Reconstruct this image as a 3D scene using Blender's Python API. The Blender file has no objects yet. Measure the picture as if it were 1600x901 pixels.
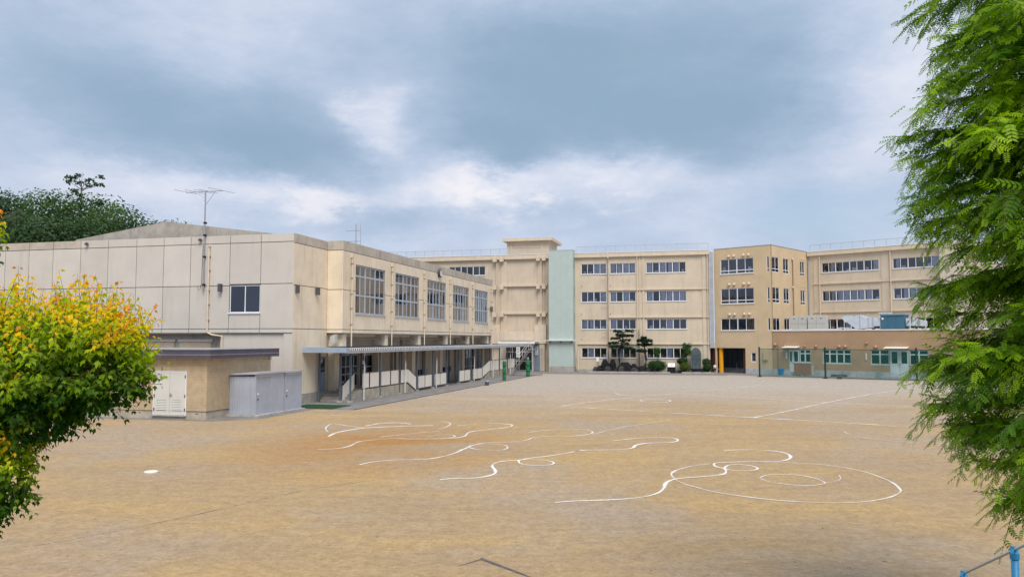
import bpy, math, random
import numpy as np
from mathutils import Vector, Matrix, noise as mnoise

random.seed(7)
rng = np.random.default_rng(11)
R = math.radians
scene = bpy.context.scene
col = scene.collection

# ------------------------------------------------------------------ camera
CAM_H = 4.1
cam_data = bpy.data.cameras.new('camera')
cam_data.sensor_width = 36.0
cam_data.lens = 1232.0 / 1600.0 * 36.0
cam_data.clip_start = 0.05
cam_data.clip_end = 5000.0
cam = bpy.data.objects.new('camera', cam_data)
col.objects.link(cam)
cam.location = (0, 0, CAM_H)
cam.rotation_euler = (R(90) + math.atan(79.5 / 1232.0), 0, 0)
scene.camera = cam

# ------------------------------------------------------------------ exposure
scene.view_settings.view_transform = 'Standard'
scene.view_settings.look = 'None'
scene.view_settings.gamma = 1.0
scene.view_settings.use_curve_mapping = False
scene.view_settings.exposure = 1.2
scene.cycles.max_bounces = 6
scene.cycles.transparent_max_bounces = 10
scene.cycles.sample_clamp_indirect = 6.0

# ------------------------------------------------------------------ sun (veiled by cloud)
SUN_AZ, SUN_EL = 170.0, 56.0          # azimuth clockwise from +Y
sun_data = bpy.data.lights.new('sun', 'SUN')
sun_data.energy = 1.5
sun_data.angle = R(32)
sun_data.color = (1.0, 0.93, 0.83)
sun = bpy.data.objects.new('sun', sun_data)
col.objects.link(sun)
_s = Vector((math.cos(R(SUN_EL)) * math.sin(R(SUN_AZ)), math.cos(R(SUN_EL)) * math.cos(R(SUN_AZ)), math.sin(R(SUN_EL))))
sun.rotation_euler = _s.to_track_quat('Z', 'Y').to_euler()
sun.location = (40, -40, 60)


# ------------------------------------------------------------------ node helpers
def node(nt, kind, inputs=None, **props):
    n = nt.nodes.new(kind)
    for k, v in props.items():
        setattr(n, k, v)
    for k, v in (inputs or {}).items():
        s = n.inputs[k]
        if isinstance(v, bpy.types.NodeSocket):
            nt.links.new(v, s)
        else:
            s.default_value = v
    return n


def fmath(nt, op, a, b=0.0, clamp=False):
    n = node(nt, 'ShaderNodeMath', {0: a, 1: b}, operation=op)
    n.use_clamp = clamp
    return n.outputs[0]


def maprange(nt, v, a, b, c=0.0, d=1.0, smooth=True):
    n = node(nt, 'ShaderNodeMapRange', {'Value': v, 'From Min': a, 'From Max': b, 'To Min': c, 'To Max': d})
    if smooth:
        n.interpolation_type = 'SMOOTHSTEP'
    return n.outputs[0]


def mixcol(nt, f, a, b, blend='MIX'):
    n = nt.nodes.new('ShaderNodeMix')
    n.data_type = 'RGBA'
    n.blend_type = blend
    for i, v in ((0, f), (6, a), (7, b)):
        if isinstance(v, bpy.types.NodeSocket):
            nt.links.new(v, n.inputs[i])
        elif i == 0:
            n.inputs[0].default_value = v
        else:
            n.inputs[i].default_value = (*v, 1.0) if len(v) == 3 else v
    return n.outputs[2]


# ------------------------------------------------------------------ sky: clear sky behind broken cloud
world = bpy.data.worlds.new('World')
scene.world = world
world.use_nodes = True
nt = world.node_tree
nt.nodes.clear()
out = nt.nodes.new('ShaderNodeOutputWorld')
sky = nt.nodes.new('ShaderNodeTexSky')
sky.sky_type = 'NISHITA'
sky.sun_disc = False
sky.sun_elevation = R(SUN_EL)
sky.sun_rotation = R(SUN_AZ)
bg_sky = node(nt, 'ShaderNodeBackground', {'Color': sky.outputs[0], 'Strength': 0.055})
tc = nt.nodes.new('ShaderNodeTexCoord')
D = tc.outputs['Generated']
flat = node(nt, 'ShaderNodeVectorMath', {0: D, 1: (1.0, 1.0, 2.3)}, operation='MULTIPLY').outputs[0]
warp_n = node(nt, 'ShaderNodeTexNoise', {'Vector': flat, 'Scale': 4.5, 'Detail': 9.0, 'Roughness': 0.66})
warp = node(nt, 'ShaderNodeVectorMath', {0: warp_n.outputs['Color'], 1: (0.5, 0.5, 0.5)}, operation='SUBTRACT').outputs[0]
warp = node(nt, 'ShaderNodeVectorMath', {0: warp, 1: (0.17, 0.17, 0.11)}, operation='MULTIPLY').outputs[0]
DW = node(nt, 'ShaderNodeVectorMath', {0: D, 1: warp}, operation='ADD').outputs[0]


def blob(c, size, amp):
    v = node(nt, 'ShaderNodeVectorMath', {0: DW, 1: c}, operation='SUBTRACT').outputs[0]
    v = node(nt, 'ShaderNodeVectorMath', {0: v, 1: tuple(1.0 / s for s in size)}, operation='MULTIPLY').outputs[0]
    ln = node(nt, 'ShaderNodeVectorMath', {0: v}, operation='LENGTH').outputs['Value']
    return maprange(nt, ln, 1.0, 0.15, 0.0, amp)


broad = node(nt, 'ShaderNodeTexNoise', {'Vector': flat, 'Scale': 1.7, 'Detail': 7.0, 'Roughness': 0.55}).outputs['Fac']
fine = node(nt, 'ShaderNodeTexNoise', {'Vector': flat, 'Scale': 6.0, 'Detail': 10.0, 'Roughness': 0.66}).outputs['Fac']
dens = fmath(nt, 'ADD', fmath(nt, 'MULTIPLY', broad, 0.56), fmath(nt, 'MULTIPLY', fine, 0.40))
dens = fmath(nt, 'SUBTRACT', dens, 0.07)
# cloud banks (+ darker, thicker; - thinner, brighter), each at its own bearing
for c, size, amp in (
        ((0.17, 0.93, 0.325), (0.30, 0.3, 0.14), 0.34),
        ((0.02, 0.94, 0.31), (0.17, 0.3, 0.14), 0.18),
        ((0.25, 0.92, 0.255), (0.22, 0.3, 0.075), 0.24),
        ((-0.01, 0.97, 0.24), (0.10, 0.3, 0.045), 0.22),
        ((-0.34, 0.91, 0.245), (0.21, 0.3, 0.085), 0.24),
        ((-0.27, 0.93, 0.215), (0.13, 0.3, 0.045), 0.12),
        ((-0.46, 0.86, 0.26), (0.14, 0.3, 0.09), 0.14),
        ((-0.16, 0.95, 0.262), (0.065, 0.3, 0.065), -0.19),
        ((-0.32, 0.87, 0.370), (0.16, 0.3, 0.08), -0.07),
        ((-0.06, 0.98, 0.185), (0.16, 0.3, 0.050), -0.20),
        ((0.11, 0.97, 0.200), (0.22, 0.3, 0.045), -0.18),
        ((-0.36, 0.91, 0.170), (0.30, 0.3, 0.040), -0.12),
        ((-0.48, 0.82, 0.32), (0.16, 0.3, 0.09), 0.10),
        ((-0.32, 0.87, 0.36), (0.10, 0.3, 0.06), 0.05),
        ((-0.17, 0.975, 0.145), (0.12, 0.3, 0.035), 0.09),
        ((0.41, 0.87, 0.270), (0.13, 0.3, 0.16), -0.16)):
    dens = fmath(nt, 'ADD', dens, blob(c, size, amp))
ramp = nt.nodes.new('ShaderNodeValToRGB')
nt.links.new(dens, ramp.inputs[0])
cr = ramp.color_ramp
cr.interpolation = 'B_SPLINE'
stops = [(0.12, (0.92, 0.91, 0.97)), (0.28, (0.71, 0.755, 0.88)), (0.42, (0.50, 0.60, 0.79)),
         (0.58, (0.35, 0.485, 0.67)), (0.80, (0.25, 0.395, 0.555))]
cr.elements[0].position, cr.elements[0].color = stops[0][0], (*stops[0][1], 1)
cr.elements[1].position, cr.elements[1].color = stops[-1][0], (*stops[-1][1], 1)
for p, c in stops[1:-1]:
    e = cr.elements.new(p)
    e.color = (*c, 1)
# sunlit cumulus edges showing between the banks
puff_n = node(nt, 'ShaderNodeTexNoise', {'Vector': flat, 'Scale': 15.0, 'Detail': 8.0, 'Roughness': 0.6}).outputs['Fac']
puff_m = blob((-0.045, 0.98, 0.180), (0.13, 0.3, 0.035), 1.0)
for c, size in (((-0.25, 0.95, 0.165), (0.10, 0.3, 0.03)), ((0.03, 0.975, 0.195), (0.07, 0.3, 0.03)), ((0.09, 0.975, 0.18), (0.16, 0.3, 0.035))):
    puff_m = fmath(nt, 'MAXIMUM', puff_m, blob(c, size, 0.8))
puff_m = fmath(nt, 'MAXIMUM', puff_m, blob((-0.165, 0.95, 0.265), (0.07, 0.3, 0.07), 0.4))
puff_o = maprange(nt, puff_n, 0.60, 0.76, 0.0, 0.35)
puff = fmath(nt, 'ADD', fmath(nt, 'MULTIPLY', maprange(nt, puff_n, 0.45, 0.60), puff_m), fmath(nt, 'MULTIPLY', puff_o, maprange(nt, dens, 0.5, 0.36)), clamp=True)
cloud_col = mixcol(nt, fmath(nt, 'MULTIPLY', puff, 0.62), ramp.outputs[0], (0.97, 0.93, 0.95))
grey = node(nt, 'ShaderNodeHueSaturation', {'Color': cloud_col, 'Saturation': 0.88})
bg_cloud = node(nt, 'ShaderNodeBackground', {'Color': grey.outputs[0], 'Strength': 0.44})
gapn = node(nt, 'ShaderNodeTexNoise', {'Vector': flat, 'Scale': 2.6, 'Detail': 5.0, 'Roughness': 0.5}).outputs['Fac']
gap = fmath(nt, 'ADD', maprange(nt, gapn, 0.60, 0.78, 0.0, 0.6), blob((0.36, 0.925, 0.150), (0.17, 0.3, 0.055), 0.5), clamp=True)
mixs = node(nt, 'ShaderNodeMixShader', {0: gap, 1: bg_cloud.outputs[0], 2: bg_sky.outputs[0]})
nt.links.new(mixs.outputs[0], out.inputs[0])


# ------------------------------------------------------------------ materials
MATS = {}


def mat(name, color, rough=0.8, var=0.10, scale=1.5, streak=0.0, streak_scale=(5.0, 5.0, 0.35), bump=0.0, bump_scale=40.0,
        metal=0.0, spec=0.3, randv=0.0, speck=0.0):
    m = bpy.data.materials.new(name)
    m.use_nodes = True
    t = m.node_tree
    p = t.nodes['Principled BSDF']
    tcn = t.nodes.new('ShaderNodeTexCoord')
    oc = tcn.outputs['Object']
    c = None
    n1 = node(t, 'ShaderNodeTexNoise', {'Vector': oc, 'Scale': scale, 'Detail': 6.0, 'Roughness': 0.6}).outputs['Fac']
    lo = tuple(max(0, v * (1 - var)) for v in color)
    hi = tuple(min(1, v * (1 + var)) for v in color)
    c = mixcol(t, maprange(t, n1, 0.3, 0.7), lo, hi)
    if streak:
        mp = node(t, 'ShaderNodeMapping', {'Vector': oc, 'Scale': streak_scale})
        s1 = node(t, 'ShaderNodeTexNoise', {'Vector': mp.outputs[0], 'Scale': 1.0, 'Detail': 4.0, 'Roughness': 0.6}).outputs['Fac']
        f = maprange(t, s1, 0.52, 0.74, 0.0, streak)
        c = mixcol(t, f, c, tuple(v * 0.42 + 0.01 for v in color))
    if speck:
        s2 = node(t, 'ShaderNodeTexNoise', {'Vector': oc, 'Scale': 60.0, 'Detail': 2.0}).outputs['Fac']
        c = mixcol(t, maprange(t, s2, 0.55, 0.7, 0.0, speck), c, tuple(v * 0.5 for v in color))
    if randv:
        oi = t.nodes.new('ShaderNodeObjectInfo')
        rv = maprange(t, oi.outputs['Random'], 0.0, 1.0, 1.0 - randv, 1.0 + randv, smooth=False)
        hs = node(t, 'ShaderNodeHueSaturation', {'Color': c, 'Value': rv})
        c = hs.outputs[0]
    t.links.new(c, p.inputs['Base Color'])
    p.inputs['Roughness'].default_value = rough
    p.inputs['Metallic'].default_value = metal
    p.inputs['Specular IOR Level'].default_value = spec
    if bump:
        nb = node(t, 'ShaderNodeTexNoise', {'Vector': oc, 'Scale': bump_scale, 'Detail': 4.0}).outputs['Fac']
        b = node(t, 'ShaderNodeBump', {'Height': nb, 'Strength': bump, 'Distance': 0.03})
        t.links.new(b.outputs[0], p.inputs['Normal'])
    MATS[name] = m
    return m


mat('gym_front', (0.575, 0.54, 0.495), var=0.04, scale=0.6, streak=0.14, streak_scale=(1.8, 1.8, 0.25), randv=0.045, bump=0.05)
mat('gym_cream', (0.74, 0.64, 0.50), var=0.07, scale=0.7, streak=0.30, streak_scale=(3.2, 3.2, 0.22), randv=0.03, bump=0.05)
mat('gym_parapet', (0.48, 0.43, 0.37), var=0.12, scale=1.2, streak=0.6, streak_scale=(3.0, 3.0, 0.5), randv=0.03, bump=0.08)
mat('joint', (0.13, 0.12, 0.11), var=0.1)
mat('concrete_grey', (0.37, 0.35, 0.32), var=0.16, scale=1.5, streak=0.45, streak_scale=(2.5, 2.5, 0.3), bump=0.1)
mat('concrete_old', (0.43, 0.38, 0.30), var=0.18, scale=2.0, streak=0.4, bump=0.12)
mat('recess', (0.36, 0.31, 0.25), var=0.12, streak=0.3)
mat('lower_wall', (0.46, 0.385, 0.295), var=0.1, streak=0.3, streak_scale=(2.5, 2.5, 0.3))
mat('roof_metal', (0.30, 0.31, 0.33), rough=0.5, var=0.15)
mat('school_pink', (0.59, 0.505, 0.395), var=0.06, scale=0.6, streak=0.28, streak_scale=(2.6, 2.6, 0.22), bump=0.03)
mat('school_stair', (0.585, 0.49, 0.38), var=0.06, scale=0.6, streak=0.30, streak_scale=(2.2, 2.2, 0.22), bump=0.03)
mat('school_trim', (0.64, 0.54, 0.42), var=0.06, streak=0.25)
mat('wing_end', (0.60, 0.52, 0.44), var=0.05, streak=0.15)
mat('entry_tan', (0.60, 0.465, 0.30), var=0.06, scale=0.6, streak=0.12, streak_scale=(1.5, 1.5, 0.2), bump=0.04)
mat('kitchen_brown', (0.42, 0.28, 0.17), var=0.06, scale=0.6, streak=0.1, bump=0.04)
mat('plinth_blue', (0.42, 0.46, 0.49), var=0.15, scale=2.0, streak=0.3)
mat('mint', (0.43, 0.515, 0.49), rough=0.55, var=0.03, streak=0.08)
mat('annex_siding', (0.54, 0.42, 0.275), var=0.10, scale=3.0, streak=0.1, bump=0.25, bump_scale=25)
mat('fascia_dark', (0.085, 0.075, 0.105), rough=0.5, var=0.12)
mat('door_white', (0.62, 0.61, 0.57), rough=0.5, var=0.04, streak=0.08)
mat('frame_white', (0.76, 0.78, 0.82), rough=0.4, var=0.03)
mat('frame_alu', (0.42, 0.46, 0.52), rough=0.4, var=0.08)
mat('frame_teal', (0.60, 0.70, 0.72), rough=0.4, var=0.04)
mat('blue_grey', (0.13, 0.155, 0.195), rough=0.5, var=0.08)
mat('blue_door', (0.20, 0.26, 0.34), rough=0.5, var=0.06)
mat('fascia_blue', (0.33, 0.41, 0.52), rough=0.45, var=0.08, streak=0.2)
mat('rail_grey', (0.42, 0.43, 0.46), rough=0.5)
mat('duct_grey', (0.36, 0.385, 0.42), rough=0.5)
mat('corrugated', (0.46, 0.48, 0.52), rough=0.45, var=0.15, metal=0.2)
mat('panel_cream', (0.82, 0.76, 0.66), rough=0.6, var=0.04, streak=0.12, randv=0.04)
mat('pipe_cream', (0.66, 0.56, 0.43), rough=0.5, var=0.06, streak=0.15)
mat('pipe_white', (0.66, 0.66, 0.66), rough=0.4, var=0.05)
mat('pipe_brown', (0.28, 0.20, 0.15), rough=0.5)
mat('pipe_grey', (0.30, 0.33, 0.38), rough=0.5)
mat('steel', (0.40, 0.40, 0.42), rough=0.4, metal=0.6, var=0.1)
mat('steel_dark', (0.10, 0.10, 0.115), rough=0.5, metal=0.3)
mat('black', (0.025, 0.025, 0.03), rough=0.6)
mat('white_paint', (0.78, 0.78, 0.76), rough=0.5, var=0.03)
mat('shed_steel', (0.43, 0.46, 0.53), rough=0.4, var=0.06, streak=0.15, metal=0.15)
mat('shed_trim', (0.44, 0.46, 0.52), rough=0.4, var=0.06, metal=0.15)
mat('turf', (0.012, 0.055, 0.02), rough=0.9, var=0.3, scale=8)
mat('green_cover', (0.015, 0.17, 0.065), rough=0.6, var=0.25, scale=5, streak=0.4, streak_scale=(9, 9, 1.5))
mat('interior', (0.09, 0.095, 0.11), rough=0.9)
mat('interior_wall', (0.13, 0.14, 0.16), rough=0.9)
mat('curtain', (0.74, 0.75, 0.78), rough=0.9, var=0.12, scale=4, streak=0.35, streak_scale=(14, 14, 0.3))
mat('paper', (0.78, 0.78, 0.77), rough=0.8, var=0.03)
mat('yellow_paint', (0.78, 0.36, 0.012), rough=0.5, var=0.04)
mat('maroon', (0.06, 0.018, 0.02), rough=0.6)
mat('wood_brown', (0.17, 0.075, 0.035), rough=0.6, var=0.15, streak=0.2)
mat('cabinet_brown', (0.30, 0.14, 0.095), rough=0.6, var=0.05)
mat('duct', (0.62, 0.67, 0.74), rough=0.45, metal=0.25, var=0.08)
mat('unit_beige', (0.50, 0.49, 0.46), rough=0.5, var=0.05)
mat('unit_blue', (0.055, 0.15, 0.225), rough=0.45, var=0.06)
mat('vent_tan', (0.66, 0.55, 0.42), rough=0.5)
mat('vent_brown', (0.42, 0.27, 0.19), rough=0.5)
mat('post_green', (0.008, 0.045, 0.042), rough=0.5)
mat('bucket_blue', (0.01, 0.22, 0.62), rough=0.4)
mat('rail_blue', (0.035, 0.22, 0.42), rough=0.42, var=0.12, scale=9, streak=0.25, streak_scale=(30, 30, 4))
mat('rock', (0.022, 0.022, 0.025), rough=0.95, var=0.45, scale=5, bump=0.6, bump_scale=9, spec=0.03)
mat('rock_pale', (0.06, 0.058, 0.056), rough=0.95, var=0.4, scale=5, bump=0.6, bump_scale=9, spec=0.03)
mat('monument', (0.085, 0.115, 0.125), rough=0.6, var=0.18, scale=3, streak=0.25)
mat('soil', (0.06, 0.05, 0.04), rough=1.0, var=0.4, scale=6)
mat('kerb', (0.42, 0.40, 0.37), rough=0.9, var=0.2, scale=4, bump=0.2)
mat('asphalt', (0.205, 0.195, 0.19), rough=0.95, var=0.22, scale=1.2, bump=0.3, bump_scale=60, speck=0.3)
mat('grass_bank', (0.055, 0.085, 0.025), rough=1.0, var=0.5, scale=3)
mat('bark', (0.10, 0.075, 0.055), rough=0.95, var=0.3, scale=6, bump=0.5, bump_scale=20)
mat('bark_dark', (0.035, 0.03, 0.028), rough=0.95, var=0.3, scale=6)
mat('skin', (0.5, 0.3, 0.2), rough=0.6)
mat('cloth_white', (0.75, 0.77, 0.8), rough=0.8)
mat('cloth_blue', (0.04, 0.08, 0.25), rough=0.8)
mat('hair', (0.02, 0.017, 0.015), rough=0.6)
mat('timber', (0.12, 0.11, 0.11), rough=0.9, var=0.3, scale=5)
mat('plate_white', (0.72, 0.69, 0.60), rough=0.6, var=0.08, scale=6)
mat('pebble', (0.30, 0.23, 0.15), rough=0.9, var=0.75, scale=14)
mat('glyph', (0.03, 0.03, 0.035), rough=0.7)


def glass(name, tint, reflect=0.10):
    m = bpy.data.materials.new(name)
    m.use_nodes = True
    t = m.node_tree
    t.nodes.clear()
    o = t.nodes.new('ShaderNodeOutputMaterial')
    fr = node(t, 'ShaderNodeFresnel', {'IOR': 1.5})
    oi = t.nodes.new('ShaderNodeObjectInfo')
    f = fmath(t, 'ADD', fmath(t, 'MULTIPLY', fr.outputs[0], 0.95), maprange(t, oi.outputs['Random'], 0, 1, reflect * 0.4, reflect * 1.5, smooth=False), clamp=True)
    tcn = t.nodes.new('ShaderNodeTexCoord')
    nz = node(t, 'ShaderNodeTexNoise', {'Vector': tcn.outputs['Object'], 'Scale': 1.3, 'Detail': 2.0}).outputs['Fac']
    bp = node(t, 'ShaderNodeBump', {'Height': nz, 'Strength': 0.06, 'Distance': 0.05})
    gl = node(t, 'ShaderNodeBsdfGlossy', {'Color': (0.9, 0.93, 1, 1), 'Roughness': 0.03, 'Normal': bp.outputs[0]})
    tr = node(t, 'ShaderNodeBsdfTransparent', {'Color': (*tint, 1)})
    mx = node(t, 'ShaderNodeMixShader', {0: f, 1: tr.outputs[0], 2: gl.outputs[0]})
    t.links.new(mx.outputs[0], o.inputs[0])
    MATS[name] = m


glass('glass', (0.84, 0.87, 0.93), 0.02)
glass('glass_blue', (0.22, 0.34, 0.50), 0.07)
glass('glass_gym', (0.42, 0.50, 0.62), 0.20)
glass('glass_teal', (0.16, 0.24, 0.27), 0.03)


def leafmat(name, trans=0.35, rough=0.5):
    m = bpy.data.materials.new(name)
    m.use_nodes = True
    t = m.node_tree
    p = t.nodes['Principled BSDF']
    o = t.nodes['Material Output']
    a = node(t, 'ShaderNodeAttribute', attribute_name='leaf')
    t.links.new(a.outputs['Color'], p.inputs['Base Color'])
    p.inputs['Roughness'].default_value = rough
    p.inputs['Specular IOR Level'].default_value = 0.25
    hs = node(t, 'ShaderNodeHueSaturation', {'Color': a.outputs['Color'], 'Saturation': 1.15, 'Value': 2.0})
    tl = node(t, 'ShaderNodeBsdfTranslucent', {'Color': hs.outputs[0]})
    mx = node(t, 'ShaderNodeMixShader', {0: trans, 1: p.outputs[0], 2: tl.outputs[0]})
    t.links.new(mx.outputs[0], o.inputs[0])
    MATS[name] = m


leafmat('leaf', 0.45)
leafmat('leaf_far', 0.3, 0.8)


def net_material():
    m = bpy.data.materials.new('net')
    m.use_nodes = True
    t = m.node_tree
    t.nodes.clear()
    o = t.nodes.new('ShaderNodeOutputMaterial')
    df = node(t, 'ShaderNodeBsdfDiffuse', {'Color': (0.03, 0.14, 0.115, 1)})
    tr = node(t, 'ShaderNodeBsdfTransparent', {'Color': (1, 1, 1, 1)})
    tcn = t.nodes.new('ShaderNodeTexCoord')
    nz = node(t, 'ShaderNodeTexNoise', {'Vector': tcn.outputs['Object'], 'Scale': 0.7, 'Detail': 2.0}).outputs['Fac']
    f = maprange(t, nz, 0.3, 0.7, 0.32, 0.42)
    mx = node(t, 'ShaderNodeMixShader', {0: f, 1: tr.outputs[0], 2: df.outputs[0]})
    t.links.new(mx.outputs[0], o.inputs[0])
    MATS['net'] = m


net_material()


def chalk_material(name, cover):
    m = bpy.data.materials.new(name)
    m.use_nodes = True
    t = m.node_tree
    p = t.nodes['Principled BSDF']
    o = t.nodes['Material Output']
    p.inputs['Base Color'].default_value = (0.80, 0.77, 0.73, 1)
    p.inputs['Roughness'].default_value = 0.95
    tcn = t.nodes.new('ShaderNodeTexCoord')
    n1 = node(t, 'ShaderNodeTexNoise', {'Vector': tcn.outputs['Object'], 'Scale': 16.0, 'Detail': 8.0, 'Roughness': 0.8}).outputs['Fac']
    n2 = node(t, 'ShaderNodeTexNoise', {'Vector': tcn.outputs['Object'], 'Scale': 0.9, 'Detail': 4.0}).outputs['Fac']
    core = node(t, 'ShaderNodeAttribute', attribute_name='core').outputs['Fac']
    v = fmath(t, 'ADD', core, fmath(t, 'MULTIPLY', fmath(t, 'SUBTRACT', n1, 0.5), 2.3))
    v = fmath(t, 'ADD', v, fmath(t, 'MULTIPLY', fmath(t, 'SUBTRACT', n2, 0.5), 2.2 - cover))
    f = maprange(t, v, 0.75 - cover * 0.55, 1.25 - cover * 0.55, 0.0, 0.55 + 0.42 * cover)
    tr = t.nodes.new('ShaderNodeBsdfTransparent')
    mx = node(t, 'ShaderNodeMixShader', {0: f, 1: tr.outputs[0], 2: p.outputs[0]})
    t.links.new(mx.outputs[0], o.inputs[0])
    MATS[name] = m


chalk_material('chalk_fresh', 0.9)
chalk_material('groove', 0.35)
MATS['groove'].node_tree.nodes['Principled BSDF'].inputs['Base Color'].default_value = (0.15, 0.09, 0.05, 1)
chalk_material('chalk_worn', 0.68)


def ground_material():
    m = bpy.data.materials.new('dirt')
    m.use_nodes = True
    t = m.node_tree
    p = t.nodes['Principled BSDF']
    tcn = t.nodes.new('ShaderNodeTexCoord')
    oc = tcn.outputs['Object']
    xyz = node(t, 'ShaderNodeSeparateXYZ', {0: oc})
    big = node(t, 'ShaderNodeTexNoise', {'Vector': oc, 'Scale': 0.075, 'Detail': 7.0, 'Roughness': 0.68}).outputs['Fac']
    mp = node(t, 'ShaderNodeMapping', {'Vector': oc, 'Scale': (0.10, 0.22, 1.0)})
    mid = node(t, 'ShaderNodeTexNoise', {'Vector': mp.outputs[0], 'Scale': 1.3, 'Detail': 7.0, 'Roughness': 0.65}).outputs['Fac']
    small = node(t, 'ShaderNodeTexNoise', {'Vector': oc, 'Scale': 2.6, 'Detail': 12.0, 'Roughness': 0.8}).outputs['Fac']
    grit = node(t, 'ShaderNodeTexNoise', {'Vector': oc, 'Scale': 8.0, 'Detail': 9.0, 'Roughness': 0.85}).outputs['Fac']
    c = mixcol(t, maprange(t, mid, 0.35, 0.68), (0.395, 0.288, 0.175), (0.485, 0.338, 0.158))
    c = mixcol(t, maprange(t, big, 0.47, 0.60, 0.0, 0.85), c, (0.405, 0.325, 0.245))
    # bare clay showing through where the sand is worn
    cx = node(t, 'ShaderNodeVectorMath', {0: oc, 1: (-5.2, 31.0, 0.0)}, operation='SUBTRACT').outputs[0]
    cx = node(t, 'ShaderNodeVectorMath', {0: cx, 1: (0.17, 0.13, 0.0)}, operation='MULTIPLY').outputs[0]
    cl = node(t, 'ShaderNodeVectorMath', {0: cx}, operation='LENGTH').outputs['Value']
    clay = fmath(t, 'MULTIPLY', maprange(t, cl, 1.25, 0.15), maprange(t, mid, 0.32, 0.6))
    c = mixcol(t, fmath(t, 'MULTIPLY', clay, 0.95), c, (0.40, 0.20, 0.06))
    # paler towards the school: spread sand, with grazing sky reflection put into the colour
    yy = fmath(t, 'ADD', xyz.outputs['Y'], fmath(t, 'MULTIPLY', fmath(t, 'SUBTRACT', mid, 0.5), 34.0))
    sand_sheen = maprange(t, yy, 38.0, 72.0, 0.0, 0.95)
    c = mixcol(t, sand_sheen, c, (0.455, 0.41, 0.365))
    mp2 = node(t, 'ShaderNodeMapping', {'Vector': oc, 'Scale': (0.28, 2.1, 1.0), 'Rotation': (0, 0, 0.22)})
    rake = node(t, 'ShaderNodeTexNoise', {'Vector': mp2.outputs[0], 'Scale': 1.0, 'Detail': 7.0, 'Roughness': 0.7}).outputs['Fac']
    c = mixcol(t, maprange(t, rake, 0.52, 0.70, 0.0, 0.22), c, (0.25, 0.17, 0.095))
    c = mixcol(t, maprange(t, rake, 0.46, 0.32, 0.0, 0.2), c, (0.55, 0.44, 0.29))
    c = mixcol(t, maprange(t, small, 0.38, 0.62, 0.0, 1.0), mixcol(t, 0.32, c, (0.15, 0.10, 0.06)), c)
    c = mixcol(t, maprange(t, grit, 0.50, 0.66, 0.0, 0.75), c, (0.17, 0.11, 0.06))
    c = mixcol(t, maprange(t, grit, 0.45, 0.33, 0.0, 0.7), c, (0.66, 0.53, 0.36))
    t.links.new(c, p.inputs['Base Color'])
    p.inputs['Roughness'].default_value = 0.95
    p.inputs['Specular IOR Level'].default_value = 0.15
    hb = fmath(t, 'ADD', fmath(t, 'MULTIPLY', small, 0.6), fmath(t, 'MULTIPLY', grit, 0.4))
    b = node(t, 'ShaderNodeBump', {'Height': hb, 'Strength': 0.55, 'Distance': 0.05})
    t.links.new(b.outputs[0], p.inputs['Normal'])
    MATS['dirt'] = m


ground_material()


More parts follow.
